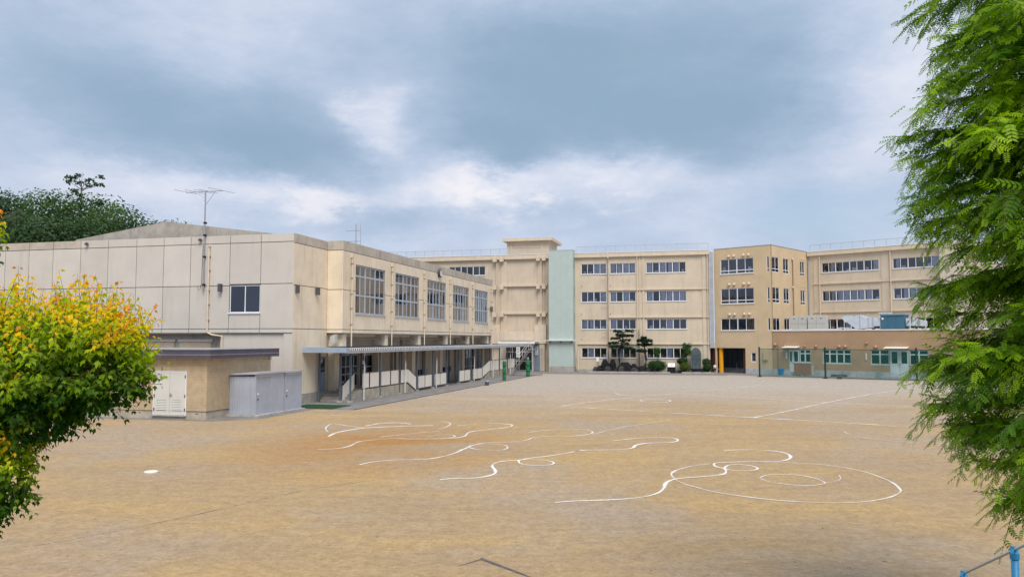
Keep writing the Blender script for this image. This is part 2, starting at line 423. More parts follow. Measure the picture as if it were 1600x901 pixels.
# ------------------------------------------------------------------ mesh helpers
class MB:
    def __init__(self):
        self.v = []
        self.f = []

    def poly(self, pts):
        n = len(self.v)
        self.v += [tuple(p) for p in pts]
        self.f.append(tuple(range(n, n + len(pts))))
        return self

    def box(self, x0, x1, y0, y1, z0, z1):
        n = len(self.v)
        self.v += [(x0, y0, z0), (x1, y0, z0), (x1, y1, z0), (x0, y1, z0), (x0, y0, z1), (x1, y0, z1), (x1, y1, z1), (x0, y1, z1)]
        for q in ((0, 3, 2, 1), (4, 5, 6, 7), (0, 1, 5, 4), (1, 2, 6, 5), (2, 3, 7, 6), (3, 0, 4, 7)):
            self.f.append(tuple(n + i for i in q))
        return self

    def prism(self, poly, axis, a, b):
        """extrude a 2-D polygon along an axis; poly coordinates are the two other axes in order"""
        def P(p, t):
            if axis == 'x':
                return (t, p[0], p[1])
            if axis == 'y':
                return (p[0], t, p[1])
            return (p[0], p[1], t)
        n = len(self.v)
        k = len(poly)
        self.v += [P(p, a) for p in poly] + [P(p, b) for p in poly]
        self.f.append(tuple(n + i for i in range(k)))
        self.f.append(tuple(n + k + i for i in reversed(range(k))))
        for i in range(k):
            j = (i + 1) % k
            self.f.append((n + i, n + k + i, n + k + j, n + j))
        return self

    def tube(self, path, rad, n=8, caps=True):
        path = [Vector(p) for p in path]
        rads = rad if isinstance(rad, (list, tuple)) else [rad] * len(path)
        base = len(self.v)
        up = Vector((0, 0, 1))
        for i, p in enumerate(path):
            d = (path[min(i + 1, len(path) - 1)] - path[max(i - 1, 0)]).normalized()
            a = d.cross(up)
            if a.length < 1e-3:
                a = d.cross(Vector((1, 0, 0)))
            a.normalize()
            b = d.cross(a)
            for k in range(n):
                t = 2 * math.pi * k / n
                self.v.append(tuple(p + (a * math.cos(t) + b * math.sin(t)) * rads[i]))
        for i in range(len(path) - 1):
            for k in range(n):
                j = (k + 1) % n
                self.f.append((base + i * n + k, base + i * n + j, base + (i + 1) * n + j, base + (i + 1) * n + k))
        if caps:
            self.f.append(tuple(base + k for k in reversed(range(n))))
            self.f.append(tuple(base + (len(path) - 1) * n + k for k in range(n)))
        return self

    def lathe(self, prof, n=16, c=(0, 0, 0)):
        base = len(self.v)
        for r, z in prof:
            for k in range(n):
                t = 2 * math.pi * k / n
                self.v.append((c[0] + r * math.cos(t), c[1] + r * math.sin(t), c[2] + z))
        for i in range(len(prof) - 1):
            for k in range(n):
                j = (k + 1) % n
                self.f.append((base + i * n + k, base + i * n + j, base + (i + 1) * n + j, base + (i + 1) * n + k))
        self.f.append(tuple(base + k for k in reversed(range(n))))
        self.f.append(tuple(base + (len(prof) - 1) * n + k for k in range(n)))
        return self

    def mesh(self, name, m, smooth=False):
        me = bpy.data.meshes.new(name)
        me.from_pydata(self.v, [], self.f)
        me.materials.append(MATS[m])
        if smooth:
            me.polygons.foreach_set('use_smooth', [True] * len(me.polygons))
        me.update()
        return me


def link(name, data, parent=None, loc=(0, 0, 0), rot=0.0):
    o = bpy.data.objects.new(name, data)
    col.objects.link(o)
    o.parent = parent
    o.location = loc
    o.rotation_euler = (0, 0, rot) if not isinstance(rot, tuple) else rot
    return o


def put(name, mb, m, parent=None, loc=(0, 0, 0), rot=0.0, smooth=False):
    return link(name, mb.mesh(name, m, smooth), parent, loc, rot)


def tag(o, label=None, cat=None, group=None, kind=None):
    if label:
        o['label'] = label
    if cat:
        o['category'] = cat
    if group:
        o['group'] = group
    if kind:
        o['kind'] = kind
    return o


def thing(name, label, cat, loc=(0, 0, 0), rot=0.0, group=None):
    return tag(link(name, None, None, loc, rot), label, cat, group)


def box(name, m, parent, x0, x1, y0, y1, z0, z1, loc=(0, 0, 0), rot=0.0):
    return put(name, MB().box(x0, x1, y0, y1, z0, z1), m, parent, loc, rot)


def facade_mesh(x0, x1, z0, z1, holes, t=0.22):
    """wall sheet facing -y with real openings and their reveals"""
    xs = sorted({x0, x1, *[v for h in holes for v in h[:2]]})
    zs = sorted({z0, z1, *[v for h in holes for v in h[2:]]})
    mb = MB()

    def inside(cx, cz):
        return any(h[0] < cx < h[1] and h[2] < cz < h[3] for h in holes)
    for i in range(len(xs) - 1):
        for j in range(len(zs) - 1):
            if not inside((xs[i] + xs[i + 1]) / 2, (zs[j] + zs[j + 1]) / 2):
                a, b, c, d = xs[i], xs[i + 1], zs[j], zs[j + 1]
                mb.poly([(a, 0, c), (b, 0, c), (b, 0, d), (a, 0, d)])
                mb.poly([(a, t, c), (a, t, d), (b, t, d), (b, t, c)])
    for a, b, c, d in list(holes):
        mb.poly([(a, 0, c), (a, 0, d), (a, t, d), (a, t, c)])
        mb.poly([(b, 0, c), (b, t, c), (b, t, d), (b, 0, d)])
        mb.poly([(a, 0, d), (b, 0, d), (b, t, d), (a, t, d)])
        if c > z0:
            mb.poly([(a, 0, c), (a, t, c), (b, t, c), (b, 0, c)])
    for a in (x0, x1):
        mb.poly([(a, 0, z0), (a, t, z0), (a, t, z1), (a, 0, z1)])
    mb.poly([(x0, 0, z1), (x1, 0, z1), (x1, t, z1), (x0, t, z1)])
    return mb


PANE_CACHE = {}


def window(parent, x0, x1, z0, z1, cols, rows=None, depth=0.08, frame='frame_white', gl='glass', bar=0.055, pairs=2,
           origin=(0, 0, 0), rot=0.0, sill=True, curtain=0.0, paper=0.0, label=None):
    """window object = frame mesh; its panes, sill, curtains and papers are children.
    origin/rot place the facade plane (facing -y) in the parent's frame"""
    w, h = x1 - x0, z1 - z0
    rows = rows or [1.0]
    key = (round(w, 2), round(h, 2), cols, tuple(rows), frame, bar, pairs)
    if key not in PANE_CACHE:
        mb = MB()
        d0, d1 = -0.03, 0.05
        mb.box(0, w, d0, d1, 0, bar).box(0, w, d0, d1, h - bar, h)
        mb.box(0, bar, d0, d1, bar, h - bar).box(w - bar, w, d0, d1, bar, h - bar)
        xs = [w * i / cols for i in range(cols + 1)]
        for i in range(1, cols):
            b = bar * (0.85 if i % pairs == 0 else 0.5)
            mb.box(xs[i] - b, xs[i] + b, d0 + (0.004 if i % pairs else -0.012), d1 - 0.003, bar, h - bar)
        zz = [0.0]
        for r in rows:
            zz.append(zz[-1] + r * h / sum(rows))
        for z in zz[1:-1]:
            mb.box(bar, w - bar, d0 + 0.002, d1 - 0.005, z - bar * 0.7, z + bar * 0.7)
        fm = mb.mesh('window', frame)
        panes = []
        for i in range(cols):
            for j in range(len(rows)):
                pw = xs[i + 1] - xs[i]
                ph = zz[j + 1] - zz[j]
                pm = MB().box(0.02, pw - 0.02, -0.004, 0.004, 0.02, ph - 0.02).mesh('pane', gl)
                panes.append((xs[i], zz[j], pw, ph, pm))
        PANE_CACHE[key] = (fm, panes)
    fm, panes = PANE_CACHE[key]
    M = Matrix.Translation(origin) @ Matrix.Rotation(rot, 4, 'Z')
    p = M @ Vector((x0, depth, z0))
    o = link('window', fm, parent, p, rot)
    if label:
        o['label'] = label
    for k, (px, pz, pw, ph, pm) in enumerate(panes):
        link('pane', pm, o, (px, 0.012 if k % 2 else -0.004, pz), 0)
        if curtain and random.random() < curtain:
            a = random.uniform(0, 0.35) * pw
            b = pw - random.uniform(0, 0.25) * pw
            n = 7
            c = MB()
            for s in range(n):
                u0, u1 = a + (b - a) * s / n, a + (b - a) * (s + 1) / n
                e0, e1 = 0.16 + 0.03 * (s % 2), 0.16 + 0.03 * ((s + 1) % 2)
                c.poly([(px + u0, e0, pz), (px + u1, e1, pz), (px + u1, e1, pz + ph), (px + u0, e0, pz + ph)])
            put('curtain', c, 'curtain', o)
        if paper and random.random() < paper:
            a = random.uniform(0.1, 0.5) * pw
            ww = random.uniform(0.25, 0.5)
            hh = random.uniform(0.2, 0.42)
            c = MB().box(px + a, px + min(a + ww, pw - 0.05), 0.10, 0.13, pz + 0.06, pz + 0.06 + hh)
            put('paper', c, 'paper', o)
    if sill:
        put('sill', MB().box(-0.05, w + 0.05, -depth - 0.07, -0.034, -0.07, 0.0), frame, o)
    return o

# ------------------------------------------------------------------ frames of the place
def fr_matrix(o, deg):
    return Matrix.Translation((o[0], o[1], 0)) @ Matrix.Rotation(R(deg), 4, 'Z')


GYM_O, GYM_A = (-13.669, 49.177), -14.34
SCH_O, SCH_A = (16.112, 99.720), -14.34
ENT_O, ENT_A = (30.589, 92.824), -42.8
GM, SM, EM = fr_matrix(GYM_O, GYM_A), fr_matrix(SCH_O, SCH_A), fr_matrix(ENT_O, ENT_A)
gw = lambda x, y, z=0.0: GM @ Vector((x, y, z))
sw = lambda x, y, z=0.0: SM @ Vector((x, y, z))
ew = lambda x, y, z=0.0: EM @ Vector((x, y, z))

# ------------------------------------------------------------------ ground
g = MB().poly([(-700, -300, 0), (700, -300, 0), (700, 1200, 0), (-700, 1200, 0)])
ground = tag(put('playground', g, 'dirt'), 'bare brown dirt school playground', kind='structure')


def sheet(name, m, pts, z, label=None):
    return tag(put(name, MB().poly([(p[0], p[1], z) for p in pts]), m), label, kind='structure')


# asphalt apron beside the gym and in front of the school
sheet('pavement', 'asphalt', [gw(-0.1, -1.75), gw(5.0, -1.75), gw(5.65, 47.3), gw(-0.1, 47.3)], 0.008, 'grey asphalt strip beside the covered walkway')
sheet('pavement', 'asphalt', [sw(-34, -9.0), sw(10.5, -7.2), sw(10.5, 12), sw(-34, 12)], 0.004, 'grey asphalt strip before the school building')
sheet('pavement', 'asphalt', [ew(-8.5, -4.6), ew(28, -3.4), ew(28, 9), ew(-8.5, 9)], 0.012, 'concrete apron before the low brown building')
sheet('pavement', 'asphalt', [gw(-26, -9.35), gw(0.9, -9.35), gw(2.6, -7.6), gw(2.6, -1.8), gw(-26, -1.8)], 0.006, 'dark gravel strip along the tan annex')
# thin steel edging along the apron
kb = MB()
kb.box(0, 0.05, 0, 48.9, 0, 0.035)
o = put('apron_edging', kb, 'steel_dark', None, gw(5.02, -1.7), R(GYM_A) - math.atan(0.65 / 49))
tag(o, 'thin dark edging strip between the dirt and the gym pavement', kind='structure')

# bank under the viewpoint
bk = MB()
prof = [(-30, 2.5), (1.6, 2.5), (3.0, 2.1), (7.6, 0.02), (8.2, -0.05)]
for (y0, z0), (y1, z1) in zip(prof, prof[1:]):
    for i in range(-10, 10):
        bk.poly([(i * 4, y0, z0), (i * 4 + 4, y0, z0), (i * 4 + 4, y1, z1), (i * 4, y1, z1)])
tag(put('embankment', bk, 'grass_bank'), 'grassy bank overlooking the playground', kind='structure')

CHALK = [
 (0.09, [(-7.77,33.7),(-7.76,35.02),(-7.35,36.22),(-6.82,36.97),(-5.87,37.44),(-4.88,37.83),(-3.76,37.99)]),
 (0.05, [(-8.21,35.51),(-8.53,36.45),(-8.75,37.59),(-8.76,38.9),(-8.12,38.24),(-7.17,37.2),(-6.65,36.97)]),
 (0.05, [(-3.9,40.31),(-3.28,39.59),(-2.99,38.73),(-3.12,37.2),(-3.37,36.59)]),
 (0.07, [(-5.56,33.51),(-4.62,34.55),(-3.89,35.23),(-3.23,35.58)]),
 (0.05, [(-6.93,37.75),(-6.55,38.9),(-5.88,39.24),(-5.23,39.07),(-4.93,38.57)]),
 (0.09, [(-7.32,29.84),(-6.57,30.03),(-6.25,30.81),(-6.18,31.9),(-5.84,32.48),(-4.95,33.08),(-4.24,32.9),(-3.26,32.96),(-2.44,33.2),(-2.02,33.83),(-1.87,35.37),(-1.16,36.22),(-0.33,37.05),(0.02,37.99),(-0.25,38.65),(-1.16,38.99),(-2.03,38.4),(-2.61,37.91)]),
 (0.05, [(-3.55,33.58),(-3.08,34.28),(-2.6,34.28),(-2.42,33.7),(-2.67,33.2)]),
 (0.09, [(-5.0,26.19),(-4.63,26.81),(-3.94,27.22),(-3.02,27.38),(-2.55,27.8),(-2.11,28.69),(-1.9,29.54),(-1.67,30.39)]),
 (0.06, [(-1.67,30.39),(-1.56,30.97),(-1.0,31.29),(-0.35,31.13),(-0.16,30.29),(-0.33,29.69),(-0.8,29.49),(-1.37,29.88),(-1.67,30.39)]),
 (0.07, [(-1.67,30.39),(-1.29,31.4),(-0.87,31.73),(-0.28,31.85),(0.24,32.07),(0.66,32.66),(0.9,33.39),(1.42,33.7),(2.52,33.83),(3.19,34.35),(3.57,35.16),(3.43,36.08),(2.71,36.37),(1.68,36.08),(0.71,35.23)]),
 (0.10, [(-2.12,23.37),(-1.73,23.61),(-1.08,23.71),(-0.66,24.12),(-0.51,24.61),(-0.54,25.2),(-0.64,25.81),(-0.57,26.49),(-0.24,26.97),(0.23,27.13),(0.65,27.63),(1.24,28.06),(1.87,28.69),(2.46,29.44),(2.26,29.28),(2.85,29.62),(3.91,29.69),(4.55,30.17),(4.82,30.97),(5.38,31.57),(6.22,31.73),(6.72,32.29),(6.71,33.12),(5.9,33.37),(4.98,32.95),(4.1,32.29)]),
 (0.08, [(0.23,27.13),(0.24,26.57),(0.43,26.19),(0.85,26.03),(1.28,26.19),(1.39,26.61),(1.2,27.05),(0.77,27.26),(0.33,27.22)]),
 (0.10, [(1.08,20.17),(1.63,20.36),(2.63,20.52),(3.4,20.85),(3.9,21.4),(4.21,22.13),(4.39,22.83),(4.82,23.53),(5.5,23.83),(6.19,24.15),(6.57,24.56),(6.75,25.37),(6.6,25.73),(6.63,26.25),(6.92,26.63),(7.74,26.79),(8.61,26.85),(9.19,27.02),(9.68,27.71),(9.88,28.63),(9.68,29.28),(9.03,29.62),(8.27,29.62),(7.8,29.35)]),
 (0.08, [(6.75,25.42),(7.06,26.04),(7.48,26.2),(7.8,25.88),(7.81,25.37),(7.45,24.98),(6.98,25.03),(6.78,25.33)]),
 (0.06, [(6.55,26.36),(5.86,25.89),(5.26,25.2),(4.89,24.48),(4.79,23.71),(4.87,22.84),(5.15,22.12),(5.55,21.42),(6.1,20.9),(6.66,20.49),(7.25,20.27),(7.87,20.14),(8.54,20.16),(9.17,20.38),(9.84,20.83),(10.46,21.54),(10.7,22.12),(10.92,22.98),(10.97,23.86),(10.94,24.73),(10.61,25.64),(10.01,26.29),(9.29,26.55),(8.42,26.73)]),
 (0.06, [(7.35,23.71),(7.7,24.16),(8.17,24.29),(8.66,24.16),(8.96,23.56),(8.97,22.93),(8.75,22.63),(8.28,22.44),(7.85,22.6),(7.44,23.04),(7.33,23.56)]),
 (0.05, [(8.94,22.84),(9.36,23.12),(9.69,23.56),(9.89,24.16)]),
 (0.06, [(2.99,48.85),(7.02,54.46),(12.56,60.36)]),
 (0.06, [(12.56,60.36),(16.29,56.13),(20.46,51.6),(24.68,48.48)]),
 (0.05, [(2.99,48.85),(5.02,47.23),(12.62,41.7),(15.69,39.65),(19.0,36.91)]),
 (0.06, [(12.58,41.57),(16.11,45.88),(20.46,51.6),(26.75,59.24),(34.53,67.71)]),
 (0.06, [(14.57,62.73),(18.6,67.0),(22.14,70.71)]),
 (0.06, [(22.14,70.71),(26.44,67.71),(32.39,61.23)]),
 (0.06, [(8.63,53.54),(9.62,54.22),(10.62,53.54),(10.02,51.81),(8.72,52.02),(8.63,53.54)]),
 (0.05, [(7.9,61.23),(8.1,58.43),(9.25,57.38)]),
 (0.04, [(3.48,34.35),(5.12,37.02),(8.09,40.52)]),
 (0.04, [(14.86,35.69),(14.6,34.54),(14.82,32.95),(16.03,31.57)]),
 (0.05, [(-9.8,42.61),(-9.16,43.34)]),
]


def ribbon(pts, w):
    # resample with a Catmull-Rom spline
    P = [Vector((p[0], p[1], 0)) for p in pts]
    q = []
    for i in range(len(P) - 1):
        a, b, c, d = P[max(i - 1, 0)], P[i], P[i + 1], P[min(i + 2, len(P) - 1)]
        n = max(3, int((c - b).length / 0.25))
        for k in range(n):
            t = k / n
            q.append(0.5 * ((2 * b) + (c - a) * t + (2 * a - 5 * b + 4 * c - d) * t * t + (3 * b - 3 * c + d - a) * t ** 3))
    q.append(P[-1])
    mb = MB()
    L, Rr, Cc = [], [], []
    for i, p in enumerate(q):
        d = q[min(i + 1, len(q) - 1)] - q[max(i - 1, 0)]
        if d.length < 1e-6:
            continue
        d.normalize()
        nrm = Vector((-d.y, d.x, 0))
        ww = w * (0.8 + 0.45 * mnoise.noise(p * 1.7)) * 0.5 * 1.75
        Cc.append(p)
        L.append(p + nrm * ww)
        Rr.append(p - nrm * ww)
    n = len(L)
    mb.v = [(p.x, p.y, 0) for p in L] + [(p.x, p.y, 0) for p in Cc] + [(p.x, p.y, 0) for p in Rr]
    mb.f = [(i, n + i, n + i + 1, i + 1) for i in range(n - 1)] + [(n + i, 2 * n + i, 2 * n + i + 1, n + i + 1) for i in range(n - 1)]
    mb.core = [0.0] * n + [1.0] * n + [0.0] * n
    return mb


def core_attr(o, rib):
    at = o.data.attributes.new('core', 'FLOAT', 'POINT')
    at.data.foreach_set('value', rib.core)


for k, (w, pts) in enumerate(CHALK):
    far = sum(p[1] for p in pts) / len(pts)
    run = abs(pts[-1][0] - pts[0][0]) / (abs(pts[-1][1] - pts[0][1]) + 0.01)
    rib = ribbon(pts, w * (1.25 if w >= 0.07 else 1.5) * (1.0 if far < 36 else (1.6 if run < 1.3 else 3.4)))
    o = put('chalk_line', rib, 'chalk_fresh' if w >= 0.07 or far > 45 else 'chalk_worn', ground, (0, 0, 0.004 + 0.0006 * k))
    core_attr(o, rib)
# a faint groove scraped in the dirt, a half-buried edging and the base plate
rib = ribbon([(-9.54, 15.97), (-8.76, 16.89), (-7.47, 18.71), (-5.59, 21.85), (-3.44, 23.86)], 0.06)
core_attr(put('scraped_groove', rib, 'groove', ground, (0, 0, 0.003)), rib)
# pebbles and dry bits lying on the dirt
pb = MB()
prng = random.Random(3)
for k in range(2600):
    yy = 12.5 + 40 * prng.random() ** 1.7
    xx = prng.uniform(-0.72, 0.72) * yy
    r = prng.uniform(0.006, 0.022) * (1.5 if prng.random() < 0.06 else 1)
    a = prng.random() * 3.14
    e = prng.uniform(0.8, 2.6)
    q = [(xx + math.cos(a + t) * r * (e if i % 2 == 0 else 1), yy + math.sin(a + t) * r * (1 if i % 2 == 0 else 0.8), 0.0) for i, t in enumerate((0, 1.57, 3.14, 4.71))]
    top = (xx, yy, r * 0.7)
    b = len(pb.v)
    pb.v += q + [top]
    pb.f += [(b, b + 1, b + 4), (b + 1, b + 2, b + 4), (b + 2, b + 3, b + 4), (b + 3, b, b + 4)]
put('pebbles', pb, 'pebble', ground, (0, 0, 0.0005))['kind'] = 'stuff'
e = thing('buried_edging', 'dark half-buried edging corner poking out of the dirt in the foreground', 'edging', (-0.57, 15.03, 0))
put('rail', MB().tube([(0, 0, 0.0), (-0.42, -0.44, -0.02)], 0.022, 6), 'timber', e)
put('rail', MB().tube([(0, 0, 0.005), (0.95, -1.18, -0.02)], 0.032, 6), 'timber', e)
o = put('base_plate', MB().lathe([(0.05, 0.0), (0.205, 0.0), (0.21, 0.035), (0.185, 0.055), (0.05, 0.06)], 22), 'plate_white', None, (-11.14, 24.65, 0))
tag(o, 'round off-white plate lying alone on the brown dirt', 'plate')

# ------------------------------------------------------------------ gymnasium
gym = thing('gymnasium', 'long two-storey cream gymnasium with grey panel front and five tall gridded windows', 'building', (*GYM_O, 0), R(GYM_A))
LX, YC, YD = 1.173, 4.475, 41.75
RY = R(90)          # facade facing +x
J = 0.022           # half joint


def gpanel(u0, u1, z0, z1, m, x=0.0, face='front', y=0.0, t=0.05):
    """one wall panel, proud of the backing wall by t"""
    if face == 'front':
        return box('wall_panel', m, gym, u0 + J, u1 - J, y, y + t, z0 + J, z1 - J)
    return box('wall_panel', m, gym, x - t, x, u0 + J, u1 - J, z0 + J, z1 - J)


xs = [-36.3, -34.3, -32.3, -30.3, -28.3, -26.35, -24.36, -22.34, -20.32, -18.31, -16.05, -13.83, -11.59, -9.49, -7.45, -4.54, -2.31, 0.0]
win_x = (-4.52, -2.33)
# backing walls with openings
put('front_backing', facade_mesh(-36.3, -0.06, 4.5, 10.7, [(win_x[0], win_x[1], 5.8, 7.53)], 0.2), 'joint', gym, (0, 0.045, 0))
for a, b in zip(xs, xs[1:]):
    gpanel(a, b, 10.24, 10.78, 'gym_parapet' if a < -17 else 'gym_front')
    gpanel(a, b, 7.52 if a < -5 else 7.6, 10.24, 'gym_front')
    if a == -4.54:
        gpanel(a, b, 4.77, 5.75, 'gym_front')
    else:
        gpanel(a, b, 4.77, 7.52 if a < -5 else 7.6, 'gym_front')
    gpanel(a, b, 4.5, 4.77, 'gym_front', y=-0.03, t=0.08)
window(gym, win_x[0], win_x[1], 5.79, 7.54, 2, frame='frame_white', gl='glass_blue', depth=0.09)
# lower storey of the front, set back under the panels
put('lower_front', facade_mesh(-36.3, -5.2, 0, 4.5, [], 0.1), 'concrete_grey', gym, (0, 0.55, 0))
for a in (-11.4, -8.6, -34, -28, -22, -17):
    box('recess_frame', 'gym_front', gym, a, a + 2.6, 0.45, 0.52, 3.95, 4.12)
    box('recess_panel', 'lower_wall', gym, a + 0.1, a + 2.5, 0.49, 0.53, 3.0, 3.93)
put('lower_front', facade_mesh(-5.2, -0.06, 0, 4.48, [], 0.4), 'gym_front', gym, (0, 0.12, 0))
box('soffit', 'concrete_grey', gym, -36.3, -0.06, 0.06, 0.54, 4.44, 4.49)
# concrete gable end standing above the front panels
put('gable', MB().prism([(-17.2, 10.6), (-0.9, 10.6), (-0.9, 10.72), (-9.6, 11.88), (-16.7, 10.9)], 'y', 0.3, 0.55), 'concrete_grey', gym)
put('roof', MB().prism([(-17.0, 10.3), (-0.3, 10.3), (-0.9, 10.66), (-9.6, 11.8), (-16.7, 10.84)], 'y', 0.56, YD - 0.4), 'roof_metal', gym)
put('flat_roof', MB().box(-36.2, -0.1, 0.3, YD - 0.3, 10.2, 10.29).box(-0.09, LX - 0.31, YC + 0.31, YD - 0.3, 10.2, 10.29), 'concrete_grey', gym)
# side wall near the corner (full height, cream)
box('corner_backing', 'joint', gym, -0.4, -0.045, 0.06, YC + 0.1, 0.0, 10.7)
for z0, z1, m in ((0.62, 4.77, 'gym_cream'), (4.77, 7.52, 'gym_cream'), (7.52, 10.17, 'gym_cream'), (10.17, 10.78, 'gym_parapet')):
    gpanel(0.0, YC, z0, z1, m, face='side')
box('corner_pier', 'gym_front', gym, -0.62, -0.002, 0.012, 0.11, 0.0, 4.48)
box('plinth', 'concrete_grey', gym, -0.05, 0.03, 0.0, YC, 0.0, 0.62)
# return face of the projecting upper storey
box('return_backing', 'joint', gym, 0.0, LX - 0.05, YC + 0.045, YC + 0.3, 4.52, 10.74)
for z0, z1, m in ((4.52, 4.77, 'gym_cream'), (4.77, 7.47, 'gym_cream'), (7.47, 10.15, 'gym_cream'), (10.15, 10.82, 'gym_parapet')):
    gpanel(0.0 - J, LX + J, z0, z1, m, y=YC)
# long upper wall: backing with five window openings
WY = [(6.41, 11.51), (13.55, 18.68), (20.72, 25.62), (27.75, 32.75), (34.86, 39.70)]
WZ = (5.90, 9.32)
put('side_backing', facade_mesh(YC + 0.06, YD, 4.52, 10.74, [(a, b, *WZ) for a, b in WY], 0.25), 'joint', gym, (LX - 0.045, 0, 0), RY)
edges = [YC] + [v for ab in WY for v in ab] + [YD]
for i in range(0, len(edges), 2):          # piers
    a, b = edges[i], edges[i + 1]
    gpanel(a, b, 4.77, 7.46, 'gym_cream', LX, 'side')
    gpanel(a, b, 7.46, 10.13, 'gym_cream', LX, 'side')
for a, b in WY:
    c = (a + b) / 2
    for u0, u1 in ((a, c), (c, b)):
        gpanel(u0, u1, WZ[1] + 0.0, 10.13, 'gym_cream', LX, 'side')
        gpanel(u0, u1, 4.77, WZ[0], 'gym_cream', LX, 'side')
nb = 14
for i in range(nb):
    a, b = YC + (YD - YC) * i / nb, YC + (YD - YC) * (i + 1) / nb
    gpanel(a, b, 10.13, 10.82, 'gym_parapet', LX, 'side')
    gpanel(a, b, 4.52, 4.77, 'gym_cream', LX, 'side')
for a, b in WY:
    window(gym, a, b, WZ[0], WZ[1], 6, rows=[1.30, 1.36, 0.76], depth=0.10, frame='frame_alu', gl='glass_gym', bar=0.085,
           origin=(LX, 0, 0), rot=RY, sill=True, curtain=0.0)
box('far_wall', 'gym_cream', gym, -36.0, LX - 0.06, YD - 0.25, YD - 0.02, 0, 10.7)
box('inner_wall', 'interior', gym, -9.2, -9.0, 0.6, YD - 0.3, 0, 10.2)
put('gym_floor', MB().box(-9.0, -0.45, 0.7, YD - 0.3, 4.52, 4.70).box(-0.449, LX - 0.3, YC + 0.4, YD - 0.3, 4.52, 4.70), 'interior', gym)
put('gym_ceiling', MB().box(-8.99, -0.45, 0.7, YD - 0.3, 10.05, 10.15).box(-0.449, LX - 0.3, YC + 0.4, YD - 0.3, 10.05, 10.15), 'interior', gym)
# soffit and lower storey of the long side
box('soffit', 'concrete_grey', gym, -0.3, LX - 0.06, YC + 0.35, YD - 0.05, 4.46, 4.515)
lower_holes = [(6.3, 9.5, 0.72, 3.0), (10.2, 12.1, 0.72, 2.95), (21.4, 24.0, 0.89, 1.47), (28.2, 30.9, 0.89, 1.5), (35.1, 38.6, 0.3, 3.1)]
put('lower_side', facade_mesh(YC, YD, 0, 4.46, lower_holes, 0.3), 'lower_wall', gym, (-0.02, 0, 0), RY)
for a in (5.15, 12.3, 19.35, 26.5, 33.3, 40.5):
    box('pillar', 'gym_cream', gym, -0.02, 0.46, a - 0.34, a + 0.34, 0.1, 3.3)
    box('pillar', 'gym_cream', gym, -0.02, 0.98, a - 0.3, a + 0.3, 3.63, 4.455)
    box('recess_sill', 'gym_cream', gym, -0.02, 0.3, a + 0.31, min(a + 6.7, YD - 0.1), 4.28, 4.45)
for a in (15.6, 17.6, 23.0, 31.8):
    box('pilaster', 'recess', gym, -0.02, 0.2, a - 0.14, a + 0.14, 0.1, 4.46)
put('service_pipe', MB().tube([(0.62, 4.9, 4.16), (0.62, YD - 1, 4.16)], 0.05, 6), 'pipe_brown', gym)
for a in (12.4, 26.3, 33.2):
    box('junction_box', 'recess', gym, 0.5, 0.75, a - 0.2, a + 0.2, 3.98, 4.36)
box('lower_dado', 'concrete_grey', gym, -0.02, 0.02, 25.9, YD, 0.0, 0.9)
window(gym, 6.3, 9.5, 0.72, 3.0, 5, rows=[0.9, 0.55, 0.85], depth=0.1, frame='frame_alu', gl='glass_blue', origin=(-0.02, 0, 0), rot=RY, sill=False, label='gridded glass entrance doors')
window(gym, 10.2, 12.1, 0.72, 2.95, 2, rows=[0.6, 0.6, 0.8], depth=0.1, frame='frame_alu', gl='glass_blue', origin=(-0.02, 0, 0), rot=RY, sill=False)
for a, b in ((21.4, 24.0), (28.2, 30.9)):
    window(gym, a, b, 0.89, 1.48, 3, depth=0.06, frame='frame_alu', gl='glass', origin=(-0.02, 0, 0), rot=RY, sill=False)
window(gym, 35.1, 38.6, 0.3, 3.1, 4, rows=[1, 1, 1], depth=0.1, frame='frame_alu', gl='glass_blue', origin=(-0.02, 0, 0), rot=RY, sill=False)
dr = box('door', 'blue_door', gym, -0.012, 0.03, 3.45, 4.35, 0.66, 2.95)
dr['label'] = 'blue-grey door at the porch'
put('door_pane', MB().box(0.031, 0.04, 3.58, 4.22, 1.95, 2.82), 'glass_blue', dr)
put('handle', MB().box(0.03, 0.08, 3.52, 3.56, 1.6, 1.72), 'steel', dr)
for a, m in ((39.6, 'blue_door'), (32.2, 'blue_door')):
    d2 = box('door', m, gym, -0.02, 0.05, a, a + 0.85, 0.1, 2.9)
    put('handle', MB().box(0.05, 0.1, a + 0.08, a + 0.12, 1.1, 1.25), 'steel', d2)
# downpipes on the long wall, with hopper and brackets, running down past the soffit
for a in (5.65, 12.67, 19.79, 26.72, 33.92, 41.05):
    dp = put('downpipe', MB().tube([(LX + 0.09, a, 9.75), (LX + 0.09, a, 3.62)], 0.05, 8), 'pipe_cream', gym)
    put('hopper', MB().box(LX + 0.005, LX + 0.19, a - 0.1, a + 0.1, 9.74, 9.98), 'pipe_cream', dp)
    for z in (9.3, 8.3, 7.2, 6.2, 5.1):
        put('bracket', MB().box(LX + 0.002, LX + 0.16, a - 0.075, a + 0.075, z, z + 0.05), 'pipe_brown', dp)
